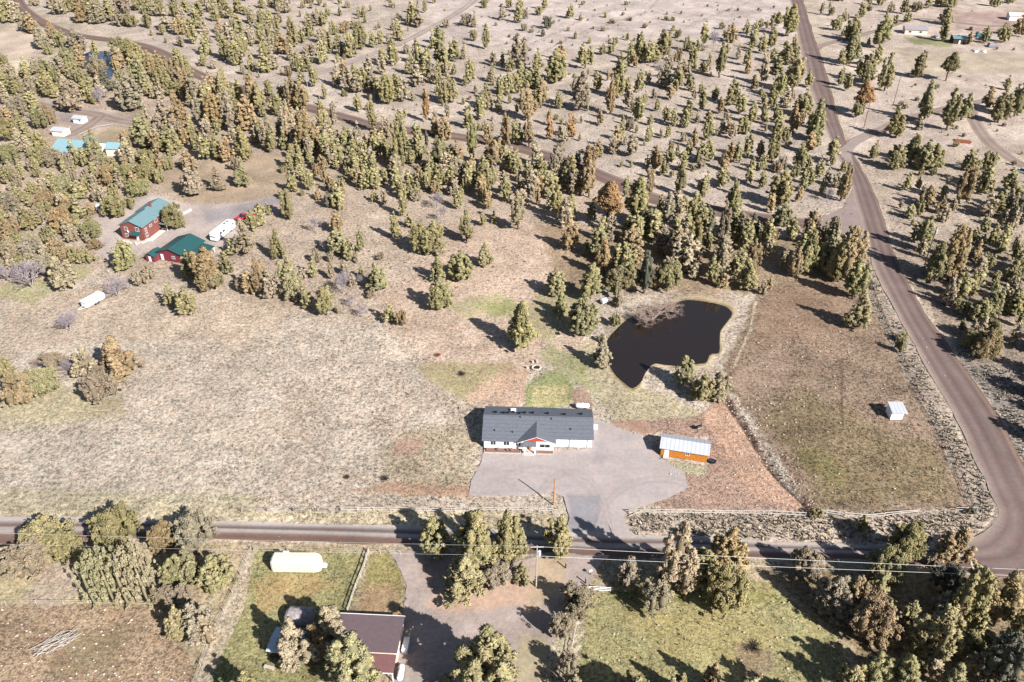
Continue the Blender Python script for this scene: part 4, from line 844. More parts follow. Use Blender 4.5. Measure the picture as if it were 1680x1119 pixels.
b = MB(); b.tube((1.0,1.0,3.4),(1.0,1.0,4.1),.12); b.tube((5.2,-.1,3.56),(7.2,-.1,3.56),.08); b.build('flue', M['trim'], BB)
capsule('white_tank', (-18.3, 79.2, 0), 3.0, .55, R(88), M['white'], 'white tank standing against the right wall of the brown metal barn', 'tank')
e = empty('storage_box', (-18.6, 83.2, 0), R(-4), 'pale storage box beside the right wall of the brown metal barn', 'storage box')
b = MB(); b.box(0,.9,0,2.6,0,1.0); b.build('box_body', M['tarp_blue'], e); b = MB(); b.box(-.05,.95,-.05,2.65,1.0,1.08); b.build('lid', M['white'], e)
e = empty('dome_shelter', P(467, 1032), R(-3), 'mottled grey fabric shelter with rounded roof under juniper shade', 'shelter')
b = MB(); rr = []
for x, k in ((0,.88),(.5,1),(4.0,1),(4.6,.86)): rr.append([(x, 1.9+math.cos(a)*1.9*k, max(0, math.sin(a))**.6*2.5*k) for a in [math.pi*i/10 for i in range(11)]])
b.rings(rr).build('cover', M['oldtent'], e)
b = MB(); b.box(-.05,4.65,0,.12,0,.5); b.box(-.05,4.65,3.68,3.8,0,.5); b.build('skirt', M['white'], e)
e = empty('blue_roof_shed', P(443, 1078), R(-8), 'low shed with pale blue roof left of the brown barn', 'shed')
gable_part(e, 8.5, 4.2, 1.9, .35, 'x', .3, 'darkwood', 'tarp_blue'); door(e, 3, 3.9, 1.8, m='trim')
e = empty('tarp_stack', P(497, 1052), R(10), 'teal and pale blue tarp covered stack between two junipers left of the brown barn', 'stack')
b = MB(); b.blob((0,0,.5),1.6,1.1,.9,9,5,.2); b.build('cover', M['tarp_teal'], e); b = MB(); b.blob((.9,.5,.9),.9,.7,.6,8,5,.2); b.build('cover', M['tarp_blue'], e)
e = empty('garden_bench', P(442, 1097), R(-15), 'pale wooden bench on the green grass at the lower left of the blue roofed shed', 'bench')
b = MB(); b.box(-.9,.9,-.3,.3,.42,.5); b.build('seat', M['stone'], e)
for s in (-.75,.75): b = MB(); b.box(s-.06,s+.06,-.28,.28,0,.42); b.build('leg', M['stone'], e)

# ------------------------------------------------------------------ fences
PL = lambda pts: [P(*q) for q in pts]
board_fence('rail_fence', PL([(395,839),(480,838),(560,838)]), 1.0, 'low weathered post fence in dry grass along the left part of the road', rails=1, rt=.03, jit=.12, sp=4.2, pr=.08, mp='darkwood')
board_fence('rail_fence', PL([(560,838),(640,838),(700,840),(770,839),(840,838),(906,840)]), 1.1, 'weathered rail fence along the road left of the driveway entrance', jit=.1, sp=3.2, rt=.1, pr=.1)
board_fence('rail_fence', PL([(1032,843),(1100,843),(1180,844),(1260,845),(1320,848)]), 1.3, 'pale rail fence along the road right of the driveway entrance', rails=2, jit=.08, sp=4.0, rt=.11, pr=.1)
board_fence('rail_fence', PL([(1338,842),(1356,843),(1385,848),(1420,850),(1450,848),(1475,845),(1505,842)]), 1.2, 'sagging pale rail fence at the lower edge of the brown field', rails=2, jit=.16, sp=4.4, rt=.11, pr=.1)
board_fence('rail_fence', PL([(1567,839),(1585,839),(1602,838)]), 1.2, 'short corner section of pale rails by the bend of the road', rails=2, jit=.05, sp=3, rt=.08)
for (a, c, lb) in (((1473,843),(1503,849), 'pale fallen rail leaning from the sagging fence towards the road bank'), ((1032,847),(1062,838), 'pale fallen rail leaning on the first span right of the driveway'), ((862,841),(902,850), 'pale fallen rail lying at the driveway end of the left fence')):
    A = P(*a); B = P(*c); b = MB(); b.tube((0,0,.15), B - A + Vector((0,0,.6)), .08, .06, 6); o = b.build('fallen_rail', M['greywood']); o.location = A; tag(o, lb, 'rail', 'fallen fence rails')
board_fence('wire_fence', PL([(1418,432),(1440,500),(1470,565),(1503,640),(1545,715),(1578,785),(1596,832)]), 1.2, 'thin dark wire fence separating the brown field from the sage verge', m='darkwood', mp='darkwood', rails=3, rt=.035, sp=4, pr=.1)
board_fence('wire_fence', PL([(412,903),(396,945),(368,1005),(340,1062),(318,1125)]), 1.1, 'wire fence running down the left side of the green paddock', m='stone', mp='greywood', rails=3, rt=.025, sp=4)
board_fence('wire_fence', PL([(415,902),(470,903),(540,904),(602,906)]), 1.0, 'low wire fence between the road and the covered trailer', m='stone', mp='darkwood', rails=2, rt=.02, sp=5.5)
board_fence('rail_fence', PL([(605,907),(598,930),(584,965),(571,1004)]), 1.3, 'pale rail fence from the road down to the brown barn', rails=2, sp=2.2, rt=.09, pr=.1)
board_fence('rail_fence', PL([(606,907),(624,908),(640,908),(657,910)]), 1.1, 'short pale rail fence beside the gravel entrance', rails=2, sp=2.0, rt=.05)
board_fence('rail_fence', PL([(965,969),(983,970),(1001,971)]), 1.3, 'whitish panel fence at the left corner of the lower green field', rails=3, sp=1.6, rt=.07, m='trim')
board_fence('rail_fence', PL([(952,990),(945,1030),(936,1075),(928,1125)]), 1.1, 'weathered rail fence down the left side of the lower green field', rails=2, sp=3, rt=.06)
board_fence('wire_fence', PL([(1000,970),(1130,972),(1250,940),(1330,950)]), 1.0, 'wire fence behind the junipers along the lower green field', m='greywood', mp='darkwood', rails=2, rt=.02, sp=6)
board_fence('wire_fence', PL([(-40,992),(60,991),(150,991),(245,992)]), 1.0, 'thin wire fence above the brown lower left field', m='stone', mp='greywood', rails=2, rt=.03, sp=5)
board_fence('low_border', PL([(130,222),(160,209),(185,205),(215,210)]), .5, 'low pale border round the oval dry lawn at the upper left', rails=1, rt=.12, sp=3, m='stone')
for (x, y, lb) in ((960.5,957,'dark left gate post at the lower gravel entrance'), (928,932,'dark reflector post on the gravel corner near the utility pole'), (967,966,'dark right gate post at the lower gravel entrance')):
    q = P(x, y); e = empty('gate_post', q, 0, lb, 'post', 'posts at the lower gravel entrance'); b = MB(); b.tube((0,0,0),(0,0,1.5),.13,.12,8); b.build('shaft', M['darkwood'], e); b = MB(); b.tube((0,0,1.5),(0,0,1.56),.16,.1,8); b.build('cap', M['steel'], e)
q = P(968.5, 943); e = empty('mailbox', q, R(30), 'small white mailbox on a post at the lower gravel entrance', 'mailbox'); b = MB(); b.box(-.05,.05,-.05,.05,0,.95); b.build('post', M['darkwood'], e); b = MB(); b.box(-.3,.3,-.14,.14,.95,1.15); b.tube((-.3,0,1.15),(.3,0,1.15),.14,n=10); b.build('box_body', M['white'], e)

# ------------------------------------------------------------------ poles and wires
def pole(px, h, m, label, arm=False, r=.16, transformer=False, group=None, armz=.4, rz=0):
    e = empty('utility_pole', P(*px), rz, label, 'utility pole', group)
    b = MB(); b.tube((0,0,0),(0,0,h), r, r*.65, 10); b.build('shaft', M[m], e)
    if arm:
        b = MB(); b.box(-1.2,1.2,-.07,.07,h-armz,h-armz+.14); a = b.build('crossarm', M['greywood'], e)
        for x in (-1.1, 0, 1.1): b = MB(); b.tube((x,0,h-armz+.14),(x,0,h-armz+.36),.06,.04,6); b.build('insulator', M['steel'], a)
    if transformer:
        b = MB(); b.tube((.42,.1,h-2.6),(.42,.1,h-1.5),.3,n=12); b.tube((.42,.1,h-1.5),(.42,.1,h-1.4),.3,.12,12); b.build('transformer', M['tarp_blue'], e)
    return e
pole((908.5,828), 7.4, 'polenew', 'short reddish wooden pole without wires at the front of the gravel pad', r=.17)
pole((879.5,963), 11.0, 'polegrey', 'pale utility pole with crossarm and transformer on the near side of the road', True, transformer=True, rz=R(2))
pole((1516,437), 13.7, 'darkwood', 'tall dark utility pole leaning beside the right road below the junction', False, transformer=True)
pole((1465,173.5), 14.0, 'polewood', 'tall brown utility pole on pale ground above the track junction', True)
pole((1417,210), 11.5, 'polewood', 'reddish utility pole beside the road just above the track junction', False)
pole((507,160), 12.0, 'polegrey', 'pale utility pole on the bank above the middle road at the upper left', True)
pole((1720,1010), 11.0, 'polegrey', 'utility pole past the right edge carrying the road wires', True)
pole((-80,905), 11.0, 'polegrey', 'utility pole past the left edge carrying the road wires', True)
def wire(a, c, sag, label, r=.024, n=24):
    A, B = Vector(a), Vector(c); pts = []
    for k in range(n + 1):
        t = k / n; p = A.lerp(B, t); p.z -= sag * 4 * t * (1 - t); pts.append(p - A)
    b = MB()
    for u, v in zip(pts[:-1], pts[1:]): b.tube(u, v, r, n=4, cap=False)
    o = b.build('power_line', M['trim']); o.location = A; tag(o, label, 'wire', 'power lines along the road')
pb = P(879.5, 963); pr = P(1720, 1010); plf = P(-80, 905)
wire(P(877,896.5,10.9), P(1720,936,10.9), .25, 'upper pale power line running right from the transformer pole above the road')
wire(P(879.5,912,9.3), P(1720,946,9.7), .3, 'lower pale power line running right from the transformer pole above the road')
wire(P(877,896.5,10.9), P(-80,872,10.9), .25, 'upper power line running left from the transformer pole over the road verge', .01)
wire(P(879.5,912,9.3), P(-80,890,9.5), .3, 'lower power line running left from the transformer pole over the road verge', .01)

# ------------------------------------------------------------------ brush pile, boulders, rocks in the fields
q = P(97, 1055); e = empty('brush_pile', q, R(35), 'heap of grey dead branches on the brown field at the lower left', 'brush pile')
for k in range(70):
    a = rnd.uniform(-.5, .5); L_ = rnd.uniform(1.2, 4.2); x = rnd.uniform(-2.6, 2.6); y = rnd.uniform(-1.3, 1.3); z = rnd.uniform(.05, .7)
    b = MB(); b.tube((x-math.cos(a)*L_/2, y-math.sin(a)*L_/2, z), (x+math.cos(a)*L_/2, y+math.sin(a)*L_/2, z+rnd.uniform(-.2,.4)), rnd.uniform(.03,.09), .02, 5, False); b.build('branch', M['greywood'], e)
for (x, y, s, lb) in ((757,614,1.5,'dark grey dry bush on the olive patch left of the fire pit'), (631,786,1.3,'dark burnt bush in the dry field by the left side of the house'), (570,783,.9,'small dark shrub in the dry field, left of the burnt bush'), (1236,1062,2.1,'low dark burn scar mound in the lower green field'), (718,583,1.2,'reddish dead bush on pale ground above the olive patch')):
    q = P(x, y); b = MB(); rg = random.Random(int(x))
    for k in range(60):
        a = rg.uniform(0, 6.28); r = rg.uniform(.2, s); b.tube((0,0,0), (r*math.cos(a), r*math.sin(a), rg.uniform(.15,.75)*s*.6), .035, .015, 4, False)
        b.tube((r*.5*math.cos(a+.4), r*.5*math.sin(a+.4), .2), (r*math.cos(a+.7), r*math.sin(a+.7), rg.uniform(.1,.5)*s*.6), .035, .015, 4, False)
    o = b.build('dead_bush', M['darkwood' if x != 718 else 'rust']); o.location = q; tag(o, lb, 'bush')
# loose pale stones: uncountable litter
rb = MB()
for (x0, x1, y0, y1, n) in ((1230,1560,520,830,150), (0,310,1000,1119,110), (960,1380,985,1119,60), (1190,1320,650,835,130), (1050,1120,690,700,6), (1085,1165,762,782,25)):
    for _ in range(n):
        q = P(rnd.uniform(x0,x1), rnd.uniform(y0,y1)); s = rnd.uniform(.08,.26); rb.blob((q.x,q.y,s*.4), s, s*.8, s*.6, 5, 3, .2)
for (ax, ay), (bx, by) in zip([(1190,655),(1215,690),(1240,730),(1270,775),(1300,805)], [(1215,690),(1240,730),(1270,775),(1300,805),(1332,838)]):
    for _ in range(22):
        t = rnd.random(); q = P(ax+(bx-ax)*t + rnd.gauss(7, 9), ay+(by-ay)*t + rnd.gauss(-3, 4)); s = rnd.uniform(.08, .24); rb.blob((q.x,q.y,s*.3), s, s*.8, s*.6, 6, 3, .25)
o = rb.build('field_stones', M['stone']); tag(o, kind='stuff')
# ------------------------------------------------------------------ junipers
TREES = []
def T(ox, oy, rows, s=4.0):
    for (cx, bot, h, w, c) in rows:
        TREES.append((ox + cx/s, oy + bot/s, h/s, w/s, c))
T(0,0,[(35,160,150,90,'g'),(100,160,130,90,'t'),(225,50,60,90,'t'),(330,70,90,90,'t'),(380,110,110,110,'t'),(440,90,120,90,'g'),(520,160,150,110,'o'),(590,100,120,90,'g'),(640,170,140,110,'t'),(720,150,130,100,'g'),(700,60,70,80,'g'),(800,110,130,110,'t'),(790,185,100,100,'t'),(860,190,90,80,'g'),(900,80,110,90,'g'),(965,200,110,90,'g'),(980,100,100,80,'g'),(1080,215,130,100,'t'),(1060,120,90,80,'g'),(1140,120,90,80,'g'),(1170,240,120,90,'o'),(1200,170,100,70,'t'),(1250,300,150,80,'g'),(1280,200,120,80,'g'),(1350,370,130,90,'g'),(1340,240,110,80,'t'),(1400,150,110,80,'g'),(1430,230,120,70,'o'),(1400,90,100,80,'g'),(1470,400,150,90,'g'),(1500,300,130,80,'t'),(1540,440,150,90,'g'),(1560,230,120,80,'g'),(1590,380,140,70,'g'),(1640,470,130,80,'g'),(1640,320,130,70,'t'),(1500,130,100,80,'g'),(1300,120,100,80,'g'),(1330,50,60,70,'t'),(1450,60,70,70,'g'),(1560,100,110,60,'g'),(1640,160,110,70,'g'),(1220,90,90,70,'g'),(1130,50,60,70,'t'),(500,60,70,90,'t'),(620,60,60,80,'g'),(560,45,50,70,'t'),(820,40,50,80,'g'),(1040,45,50,70,'g'),
 (170,220,120,90,'t'),(200,230,130,90,'o'),(250,340,160,110,'t'),(330,220,80,60,'o'),(310,370,70,80,'g'),(390,330,110,110,'g'),(500,355,140,110,'t'),(350,270,90,80,'o'),
 (20,440,80,70,'g'),(60,560,120,110,'t'),(150,520,120,100,'g'),(230,500,110,100,'t'),(300,560,150,110,'g'),(380,500,120,100,'t'),(440,470,130,120,'g'),(90,650,130,110,'g'),(200,640,120,110,'t'),(330,660,150,110,'g'),(30,700,130,90,'t'),(100,800,130,130,'t'),(210,740,120,100,'g'),(320,830,120,110,'o'),(240,860,120,120,'g'),(460,750,210,150,'t'),(560,690,150,90,'g'),(640,520,130,120,'t'),(520,560,100,90,'g'),(680,620,160,120,'d'),(650,700,120,90,'b'),(800,420,150,140,'g'),(760,470,130,100,'o'),(880,430,130,110,'g'),(830,750,280,180,'t'),(900,560,180,120,'g'),(980,520,160,90,'o'),(950,650,180,120,'g'),(1040,600,180,100,'g'),(1100,560,160,90,'o'),(1030,480,120,80,'o'),(1130,650,130,110,'g'),(1160,450,120,60,'g'),(1190,620,170,90,'o'),(1230,560,160,90,'g'),(1270,700,170,100,'t'),(1170,880,240,160,'o'),(1300,850,200,110,'t'),(1350,720,150,90,'g'),(1400,870,210,120,'o'),(1470,720,190,110,'g'),(1500,880,240,110,'t'),(1450,560,110,60,'g'),(1620,880,210,150,'o'),(1650,740,210,80,'o'),(1560,700,150,90,'g'),(1380,620,130,80,'o'),
 (60,940,140,130,'g'),(150,1020,150,130,'t'),(240,1010,130,110,'g'),(50,1100,130,120,'g'),(130,880,130,110,'g'),(250,1110,130,120,'g'),(340,1110,120,120,'t'),(480,1060,120,100,'g'),(420,1130,110,110,'t'),(530,1110,120,110,'g'),(630,1100,200,110,'g'),(720,1130,90,100,'g'),(850,1110,170,130,'t'),(930,990,200,140,'g'),(1060,870,200,130,'t'),(960,1130,130,120,'g'),(1040,1130,130,80,'o'),(1100,1000,150,130,'g'),(1140,950,160,100,'t'),(1110,1130,110,100,'g'),(1230,1130,120,100,'o'),(1250,940,90,80,'g'),(1340,1060,150,90,'g'),(1420,1060,150,100,'g'),(1480,1080,150,110,'o'),(1550,1130,90,90,'t'),(1600,1070,200,120,'g'),(820,1000,120,90,'o'),(40,840,120,100,'o'),(30,620,110,90,'g'),(130,740,110,90,'t'),(420,640,110,100,'g'),(160,930,110,90,'g')])
T(420,0,[(30,60,80,60,'g'),(85,50,60,50,'g'),(140,70,90,70,'g'),(190,95,90,60,'t'),(30,200,120,60,'g'),(80,180,110,60,'g'),(150,160,90,60,'t'),(20,300,130,60,'g'),(80,290,130,60,'g'),(130,230,110,50,'g'),(45,400,130,70,'g'),(100,370,120,60,'t'),(50,490,120,90,'g'),(110,470,110,70,'t'),(170,370,140,90,'o'),(240,320,170,90,'g'),(210,200,80,50,'g'),(300,290,110,70,'g'),(230,410,100,80,'t'),(210,510,70,60,'o'),(270,480,120,70,'g'),(290,560,100,60,'g'),(330,480,100,70,'g'),(375,580,130,70,'g'),(350,250,120,90,'g'),(380,180,90,70,'t'),(440,180,80,80,'g'),(470,110,50,50,'g'),(420,290,90,70,'t'),(435,430,140,90,'g'),(480,360,120,60,'g'),(340,370,70,70,'t'),(500,240,90,60,'g'),(550,110,70,50,'g'),(580,230,80,80,'o'),(540,330,90,60,'g'),(610,390,150,90,'g'),(560,370,90,60,'t'),(680,340,160,90,'g'),(700,250,90,60,'g'),(640,200,70,60,'t'),(760,320,100,60,'g'),(820,270,60,50,'t'),(670,110,60,50,'g'),(600,60,50,50,'t'),(300,60,50,40,'g'),(340,30,40,60,'o'),(450,50,30,30,'g'),
 (520,580,150,90,'t'),(570,520,110,70,'o'),(600,610,140,80,'t'),(650,560,120,70,'g'),(660,620,110,80,'t'),(700,610,140,80,'g'),(740,500,120,70,'t'),(760,620,120,70,'t'),(800,640,120,80,'g'),(820,500,120,70,'t'),(830,440,120,60,'g'),(860,700,170,100,'g'),(920,680,160,90,'g'),(900,440,160,80,'g'),(940,280,130,80,'g'),(960,680,150,80,'t'),(930,140,50,50,'t'),(985,360,70,50,'t'),(1000,500,130,90,'g'),(1060,430,150,80,'g'),(1050,580,150,90,'t'),(1110,520,150,80,'g'),(1120,420,100,60,'g'),(1150,560,140,80,'t'),(1190,510,100,60,'g'),(1160,330,120,80,'g'),(1200,300,110,80,'g'),(1210,470,190,90,'g'),(1240,490,150,80,'g'),(1300,420,150,80,'g'),(1360,400,110,70,'t'),(1060,190,130,80,'t'),(1020,160,130,80,'g'),(1105,90,80,30,'g'),(1250,190,60,60,'t'),(1380,180,80,80,'t'),(1430,190,100,70,'t'),(1510,330,150,50,'g'),(1430,280,70,60,'g'),(1610,140,100,60,'t'),(1500,60,60,50,'g'),(1660,60,60,50,'g'),(1500,30,40,60,'g'),(1400,560,150,70,'g'),(1540,550,110,80,'g'),(1560,440,90,50,'t'),(1660,480,110,70,'g'),(1600,690,170,60,'g'),(1650,640,140,70,'g'),(1110,800,240,50,'O'),(1215,690,170,90,'g'),(1280,690,170,110,'g'),(1520,720,150,110,'g'),(1470,800,150,80,'g'),(1440,620,60,30,'t'),
 (20,760,180,90,'g'),(80,640,100,60,'g'),(120,770,150,90,'g'),(170,690,120,60,'g'),(240,720,180,90,'o'),(290,740,170,100,'o'),(90,1000,200,110,'t'),(220,960,250,110,'t'),(330,1030,220,130,'o'),(390,1000,160,80,'o'),(430,860,170,80,'g'),(470,1000,150,90,'t'),(505,830,140,50,'t'),(450,940,200,80,'g'),(590,1010,160,100,'g'),(540,1100,160,80,'g'),(610,1130,100,80,'g'),(220,1130,150,110,'g'),(290,1130,120,60,'g'),(760,880,210,80,'g'),(790,1050,170,80,'g'),(850,900,120,80,'t'),(940,860,120,70,'g'),(880,1000,180,80,'t'),(930,1130,230,80,'g'),(960,1000,180,80,'g'),(1060,960,130,80,'g'),(1170,900,110,80,'o'),(1240,930,140,90,'o'),(1120,980,110,30,'d'),(1200,1130,200,80,'g'),(1290,1060,100,80,'d'),(1390,850,130,70,'g'),(1420,1060,250,90,'g'),(1520,960,130,50,'o'),(1560,1130,200,110,'o'),(1640,960,180,80,'o'),(1640,1130,150,80,'g'),(1090,1130,60,50,'o'),(1360,1130,60,60,'o')])
T(840,0,[(50,90,90,60,'g'),(40,160,100,60,'g'),(90,130,60,50,'t'),(170,110,60,60,'g'),(215,70,90,40,'g'),(240,200,80,80,'d'),(200,250,50,60,'d'),(385,130,90,50,'g'),(450,140,50,40,'g'),(80,210,50,50,'t'),(130,220,30,40,'t'),(415,260,50,30,'g'),(370,210,30,30,'o'),(460,40,30,40,'g'),(745,40,30,40,'g'),(615,120,40,30,'g'),(660,160,30,50,'g'),(780,145,30,50,'g'),(870,190,30,40,'g'),(1015,140,30,40,'g'),(1060,145,30,40,'g'),(1060,210,40,30,'g'),(1090,260,60,50,'g'),(760,270,50,30,'g'),(680,300,50,50,'g'),(510,290,40,30,'g'),(600,210,30,40,'g'),(590,370,60,60,'g'),(645,360,60,60,'g'),
 (50,470,240,110,'t'),(160,480,140,90,'g'),(330,410,120,80,'o'),(290,560,200,140,'g'),(460,460,150,70,'g'),(510,430,110,60,'g'),(80,600,160,120,'g'),(160,600,150,100,'g'),(190,720,170,90,'o'),(90,800,200,100,'o'),(20,620,120,80,'g'),(450,740,220,120,'t'),(560,610,120,60,'g'),(440,640,120,80,'o'),(650,760,220,70,'o'),(710,520,150,90,'g'),(700,660,200,100,'g'),(780,440,110,60,'g'),(840,420,170,90,'g'),(900,430,140,80,'g'),(940,420,110,70,'g'),(1000,400,170,90,'g'),(840,620,140,60,'g'),(980,520,100,80,'b'),(1010,590,150,110,'t'),(1090,610,150,80,'g'),(1040,470,120,80,'t'),(1120,520,110,80,'o'),(1190,490,170,60,'g'),(1170,570,80,60,'d'),(1100,420,90,80,'o'),(1150,340,90,60,'g'),(1265,310,150,60,'g'),(1330,330,130,70,'b'),(1375,200,50,50,'g'),(1440,290,120,80,'o'),(1415,360,80,50,'g'),(1375,520,220,80,'g'),(1275,480,80,60,'g'),(1550,230,90,60,'g'),(1600,260,100,60,'g'),(1580,330,90,50,'g'),(1550,440,120,50,'g'),(1640,190,60,80,'g'),(1650,360,120,60,'g'),(1660,560,200,60,'t'),(1490,400,90,60,'t'),(1640,640,60,40,'g'),
 (765,730,140,70,'t'),(870,680,70,50,'g'),(935,650,60,40,'t'),(835,810,150,90,'g'),(910,830,70,40,'g'),(1255,740,140,60,'g'),(1340,660,80,50,'g'),(1450,700,160,100,'g'),(1510,760,120,70,'g'),(580,830,100,50,'o'),(390,900,130,100,'O'),(250,920,160,50,'O'),(1015,810,100,60,'g'),(1065,840,110,50,'g'),(1135,850,110,70,'g'),(1025,910,80,40,'g'),(1410,800,70,40,'t'),(770,870,80,70,'t'),(690,1000,150,60,'o'),(660,1020,110,80,'t'),(790,1040,130,80,'t'),(1290,930,150,70,'g'),(1200,980,120,50,'o'),(1520,890,110,90,'g'),(1580,820,130,60,'g'),(1450,920,100,50,'t'),(1360,900,50,60,'t'),(1550,1050,150,70,'g'),(1660,820,100,50,'g'),(1120,940,60,60,'t'),(1160,1040,110,50,'g'),(1090,1030,80,30,'g'),(1250,1080,130,90,'g'),(1295,1000,80,40,'g'),(1130,1130,120,80,'g'),(950,1130,150,90,'o'),(1030,1080,80,80,'g'),(1400,1130,130,90,'o'),(1480,1080,130,60,'g'),(1580,1130,90,40,'g'),(500,1130,160,100,'o'),(290,1130,140,110,'t'),(380,1130,110,80,'g'),(110,980,180,90,'o'),(30,960,150,80,'g'),(160,1100,150,80,'t'),(40,1130,130,80,'g'),(430,1090,80,60,'d')])
T(1260,0,[(150,250,210,90,'g'),(60,180,90,100,'g'),(30,330,130,60,'g'),(30,420,90,50,'g'),(130,440,140,110,'g'),(60,500,110,90,'g'),(180,620,220,110,'g'),(80,650,160,100,'g'),(180,380,90,60,'g'),(270,580,100,60,'g'),(30,730,130,60,'g'),(130,720,130,90,'t'),(240,780,160,110,'g'),(180,880,160,90,'o'),(330,940,280,120,'g'),(75,920,150,80,'g'),(40,1080,200,80,'g'),(280,1020,130,80,'o'),(210,1130,160,90,'g'),(430,1080,160,80,'g'),(90,1130,90,80,'t'),(270,1130,90,50,'g'),(500,1130,60,50,'g'),(440,20,30,130,'g'),
 (420,110,60,50,'g'),(460,210,90,80,'g'),(510,150,80,50,'g'),(560,440,250,120,'g'),(560,280,150,100,'g'),(620,130,110,50,'g'),(670,80,40,50,'g'),(740,40,60,40,'g'),(810,90,70,50,'t'),(760,330,220,110,'g'),(840,170,70,40,'g'),(900,100,120,70,'g'),(975,90,70,90,'t'),(1050,60,80,50,'g'),(920,150,70,50,'g'),(1180,180,150,130,'g'),(1140,60,80,120,'g'),(1160,280,130,70,'g'),(1330,300,100,60,'o'),(1220,60,90,80,'g'),(660,560,180,130,'g'),(720,450,130,70,'g'),(640,750,180,110,'O'),(590,780,100,90,'g'),(790,610,210,100,'g'),(1000,510,150,90,'G'),(1190,530,160,100,'G'),(860,920,180,120,'g'),(1050,810,230,110,'g'),(1210,870,260,100,'g'),(1290,800,160,100,'g'),(1000,860,80,60,'t'),(1460,720,130,90,'o'),(1540,820,200,110,'g'),(1650,780,200,110,'g'),(1580,600,90,60,'g'),(700,1050,110,60,'g'),(850,1130,160,130,'g'),(950,1080,170,130,'g'),(1050,1130,180,140,'g'),(1120,1130,160,130,'g'),(1320,1130,130,90,'g'),(1440,1130,120,110,'g'),(1660,250,150,80,'o'),(1560,290,120,100,'g'),(1430,290,100,60,'g'),(1480,60,80,150,'g'),(1580,30,50,80,'g')])
T(0,280,[(20,50,80,60,'t'),(80,50,70,70,'g'),(220,170,90,80,'g'),(330,130,120,90,'g'),(420,170,130,110,'g'),(510,200,120,90,'g'),(480,90,110,100,'t'),(250,60,80,80,'g'),(640,220,110,110,'t'),(700,120,140,120,'o'),(750,190,90,80,'g'),(820,110,130,110,'g'),(900,190,120,130,'g'),(960,90,130,130,'g'),(1030,100,100,90,'g'),(860,60,90,80,'t'),(740,330,150,150,'g'),(850,270,100,110,'g'),(590,300,100,80,'o'),(500,330,130,100,'g'),(440,240,90,70,'g'),(290,260,120,120,'o'),(280,330,110,100,'g'),(60,290,130,130,'t'),(110,390,120,100,'t'),(190,400,150,110,'g'),(600,450,110,140,'g'),(390,430,170,150,'o'),(330,490,120,110,'g'),(480,480,120,110,'t'),(610,530,80,110,'o'),(50,460,130,110,'o'),(270,560,90,70,'g'),(180,580,130,130,'t'),(390,610,140,120,'o'),(550,620,100,120,'g'),(60,600,130,110,'t'),(290,700,130,120,'t'),(170,790,200,170,'b'),(40,740,130,110,'b'),(410,790,220,150,'t'),(480,620,120,100,'g'),(810,660,200,130,'g'),(890,770,110,110,'t'),(970,720,90,90,'t'),(750,840,140,130,'b'),(430,1070,160,130,'b'),(1130,400,160,140,'g'),(1250,180,190,120,'t'),(1430,150,150,120,'t'),(1570,120,140,110,'g'),(1120,900,150,90,'g'),(1210,950,170,120,'g'),(1240,720,180,100,'g'),(1340,800,270,140,'o'),(1390,800,170,160,'g'),(1480,680,140,80,'g'),(1510,560,110,80,'g'),(1600,560,230,130,'t'),(1650,400,130,70,'g'),(1620,820,160,80,'o'),(1580,800,90,70,'t'),(350,560,100,80,'t'),(110,520,120,110,'g'),(140,650,110,100,'g'),(220,520,100,90,'g'),(20,380,110,90,'g'),(410,320,100,90,'g'),(120,120,90,80,'t'),(580,140,110,100,'g')])
T(420,280,[(20,380,150,80,'g'),(80,300,80,60,'g'),(120,590,190,110,'g'),(210,860,260,110,'g'),(20,830,230,80,'o'),(90,850,180,110,'t'),(450,960,190,100,'g'),(330,910,150,70,'g'),(370,710,130,60,'g'),(300,720,80,60,'t'),(260,870,80,60,'t'),(170,20,50,60,'g'),(230,150,130,70,'g'),(290,60,90,70,'g'),(200,330,180,80,'g'),(160,190,60,50,'g'),(400,200,90,60,'o'),(300,170,40,40,'g'),(540,260,150,90,'g'),(470,250,100,50,'d'),(620,80,90,50,'g'),(560,110,60,60,'g'),(530,420,140,80,'o'),(530,560,170,110,'g'),(600,600,150,90,'g'),(680,540,140,50,'g'),(450,540,90,60,'b'),(390,420,130,60,'b'),(780,140,150,80,'g'),(770,210,80,60,'g'),(920,150,160,70,'g'),(1000,150,140,70,'g'),(1075,60,90,60,'o'),(960,310,160,70,'g'),(1010,380,90,60,'g'),(910,460,170,60,'g'),(1090,560,180,160,'g'),(1140,570,210,150,'g'),(1180,260,120,80,'b'),(1220,340,110,60,'b'),(1210,440,90,50,'g'),(1215,100,110,60,'g'),(1180,160,80,80,'o'),(1320,260,120,60,'g'),(1390,150,180,70,'g'),(1380,490,200,110,'g'),(1500,170,180,100,'g'),(1520,260,120,70,'o'),(1490,370,90,50,'g'),(1640,210,150,70,'g'),(1490,640,150,110,'g'),(1340,730,190,140,'g'),(1190,730,160,100,'g'),(1200,930,230,140,'g'),(810,800,190,130,'g'),(880,1000,140,90,'g'),(960,1020,110,90,'o'),(690,970,90,60,'b'),(560,820,180,100,'b'),(490,720,120,40,'t'),(580,690,100,50,'t'),(690,760,90,60,'b'),(1560,350,80,60,'g'),(1040,210,90,70,'t'),(1140,60,70,60,'g'),(620,900,90,60,'b')])
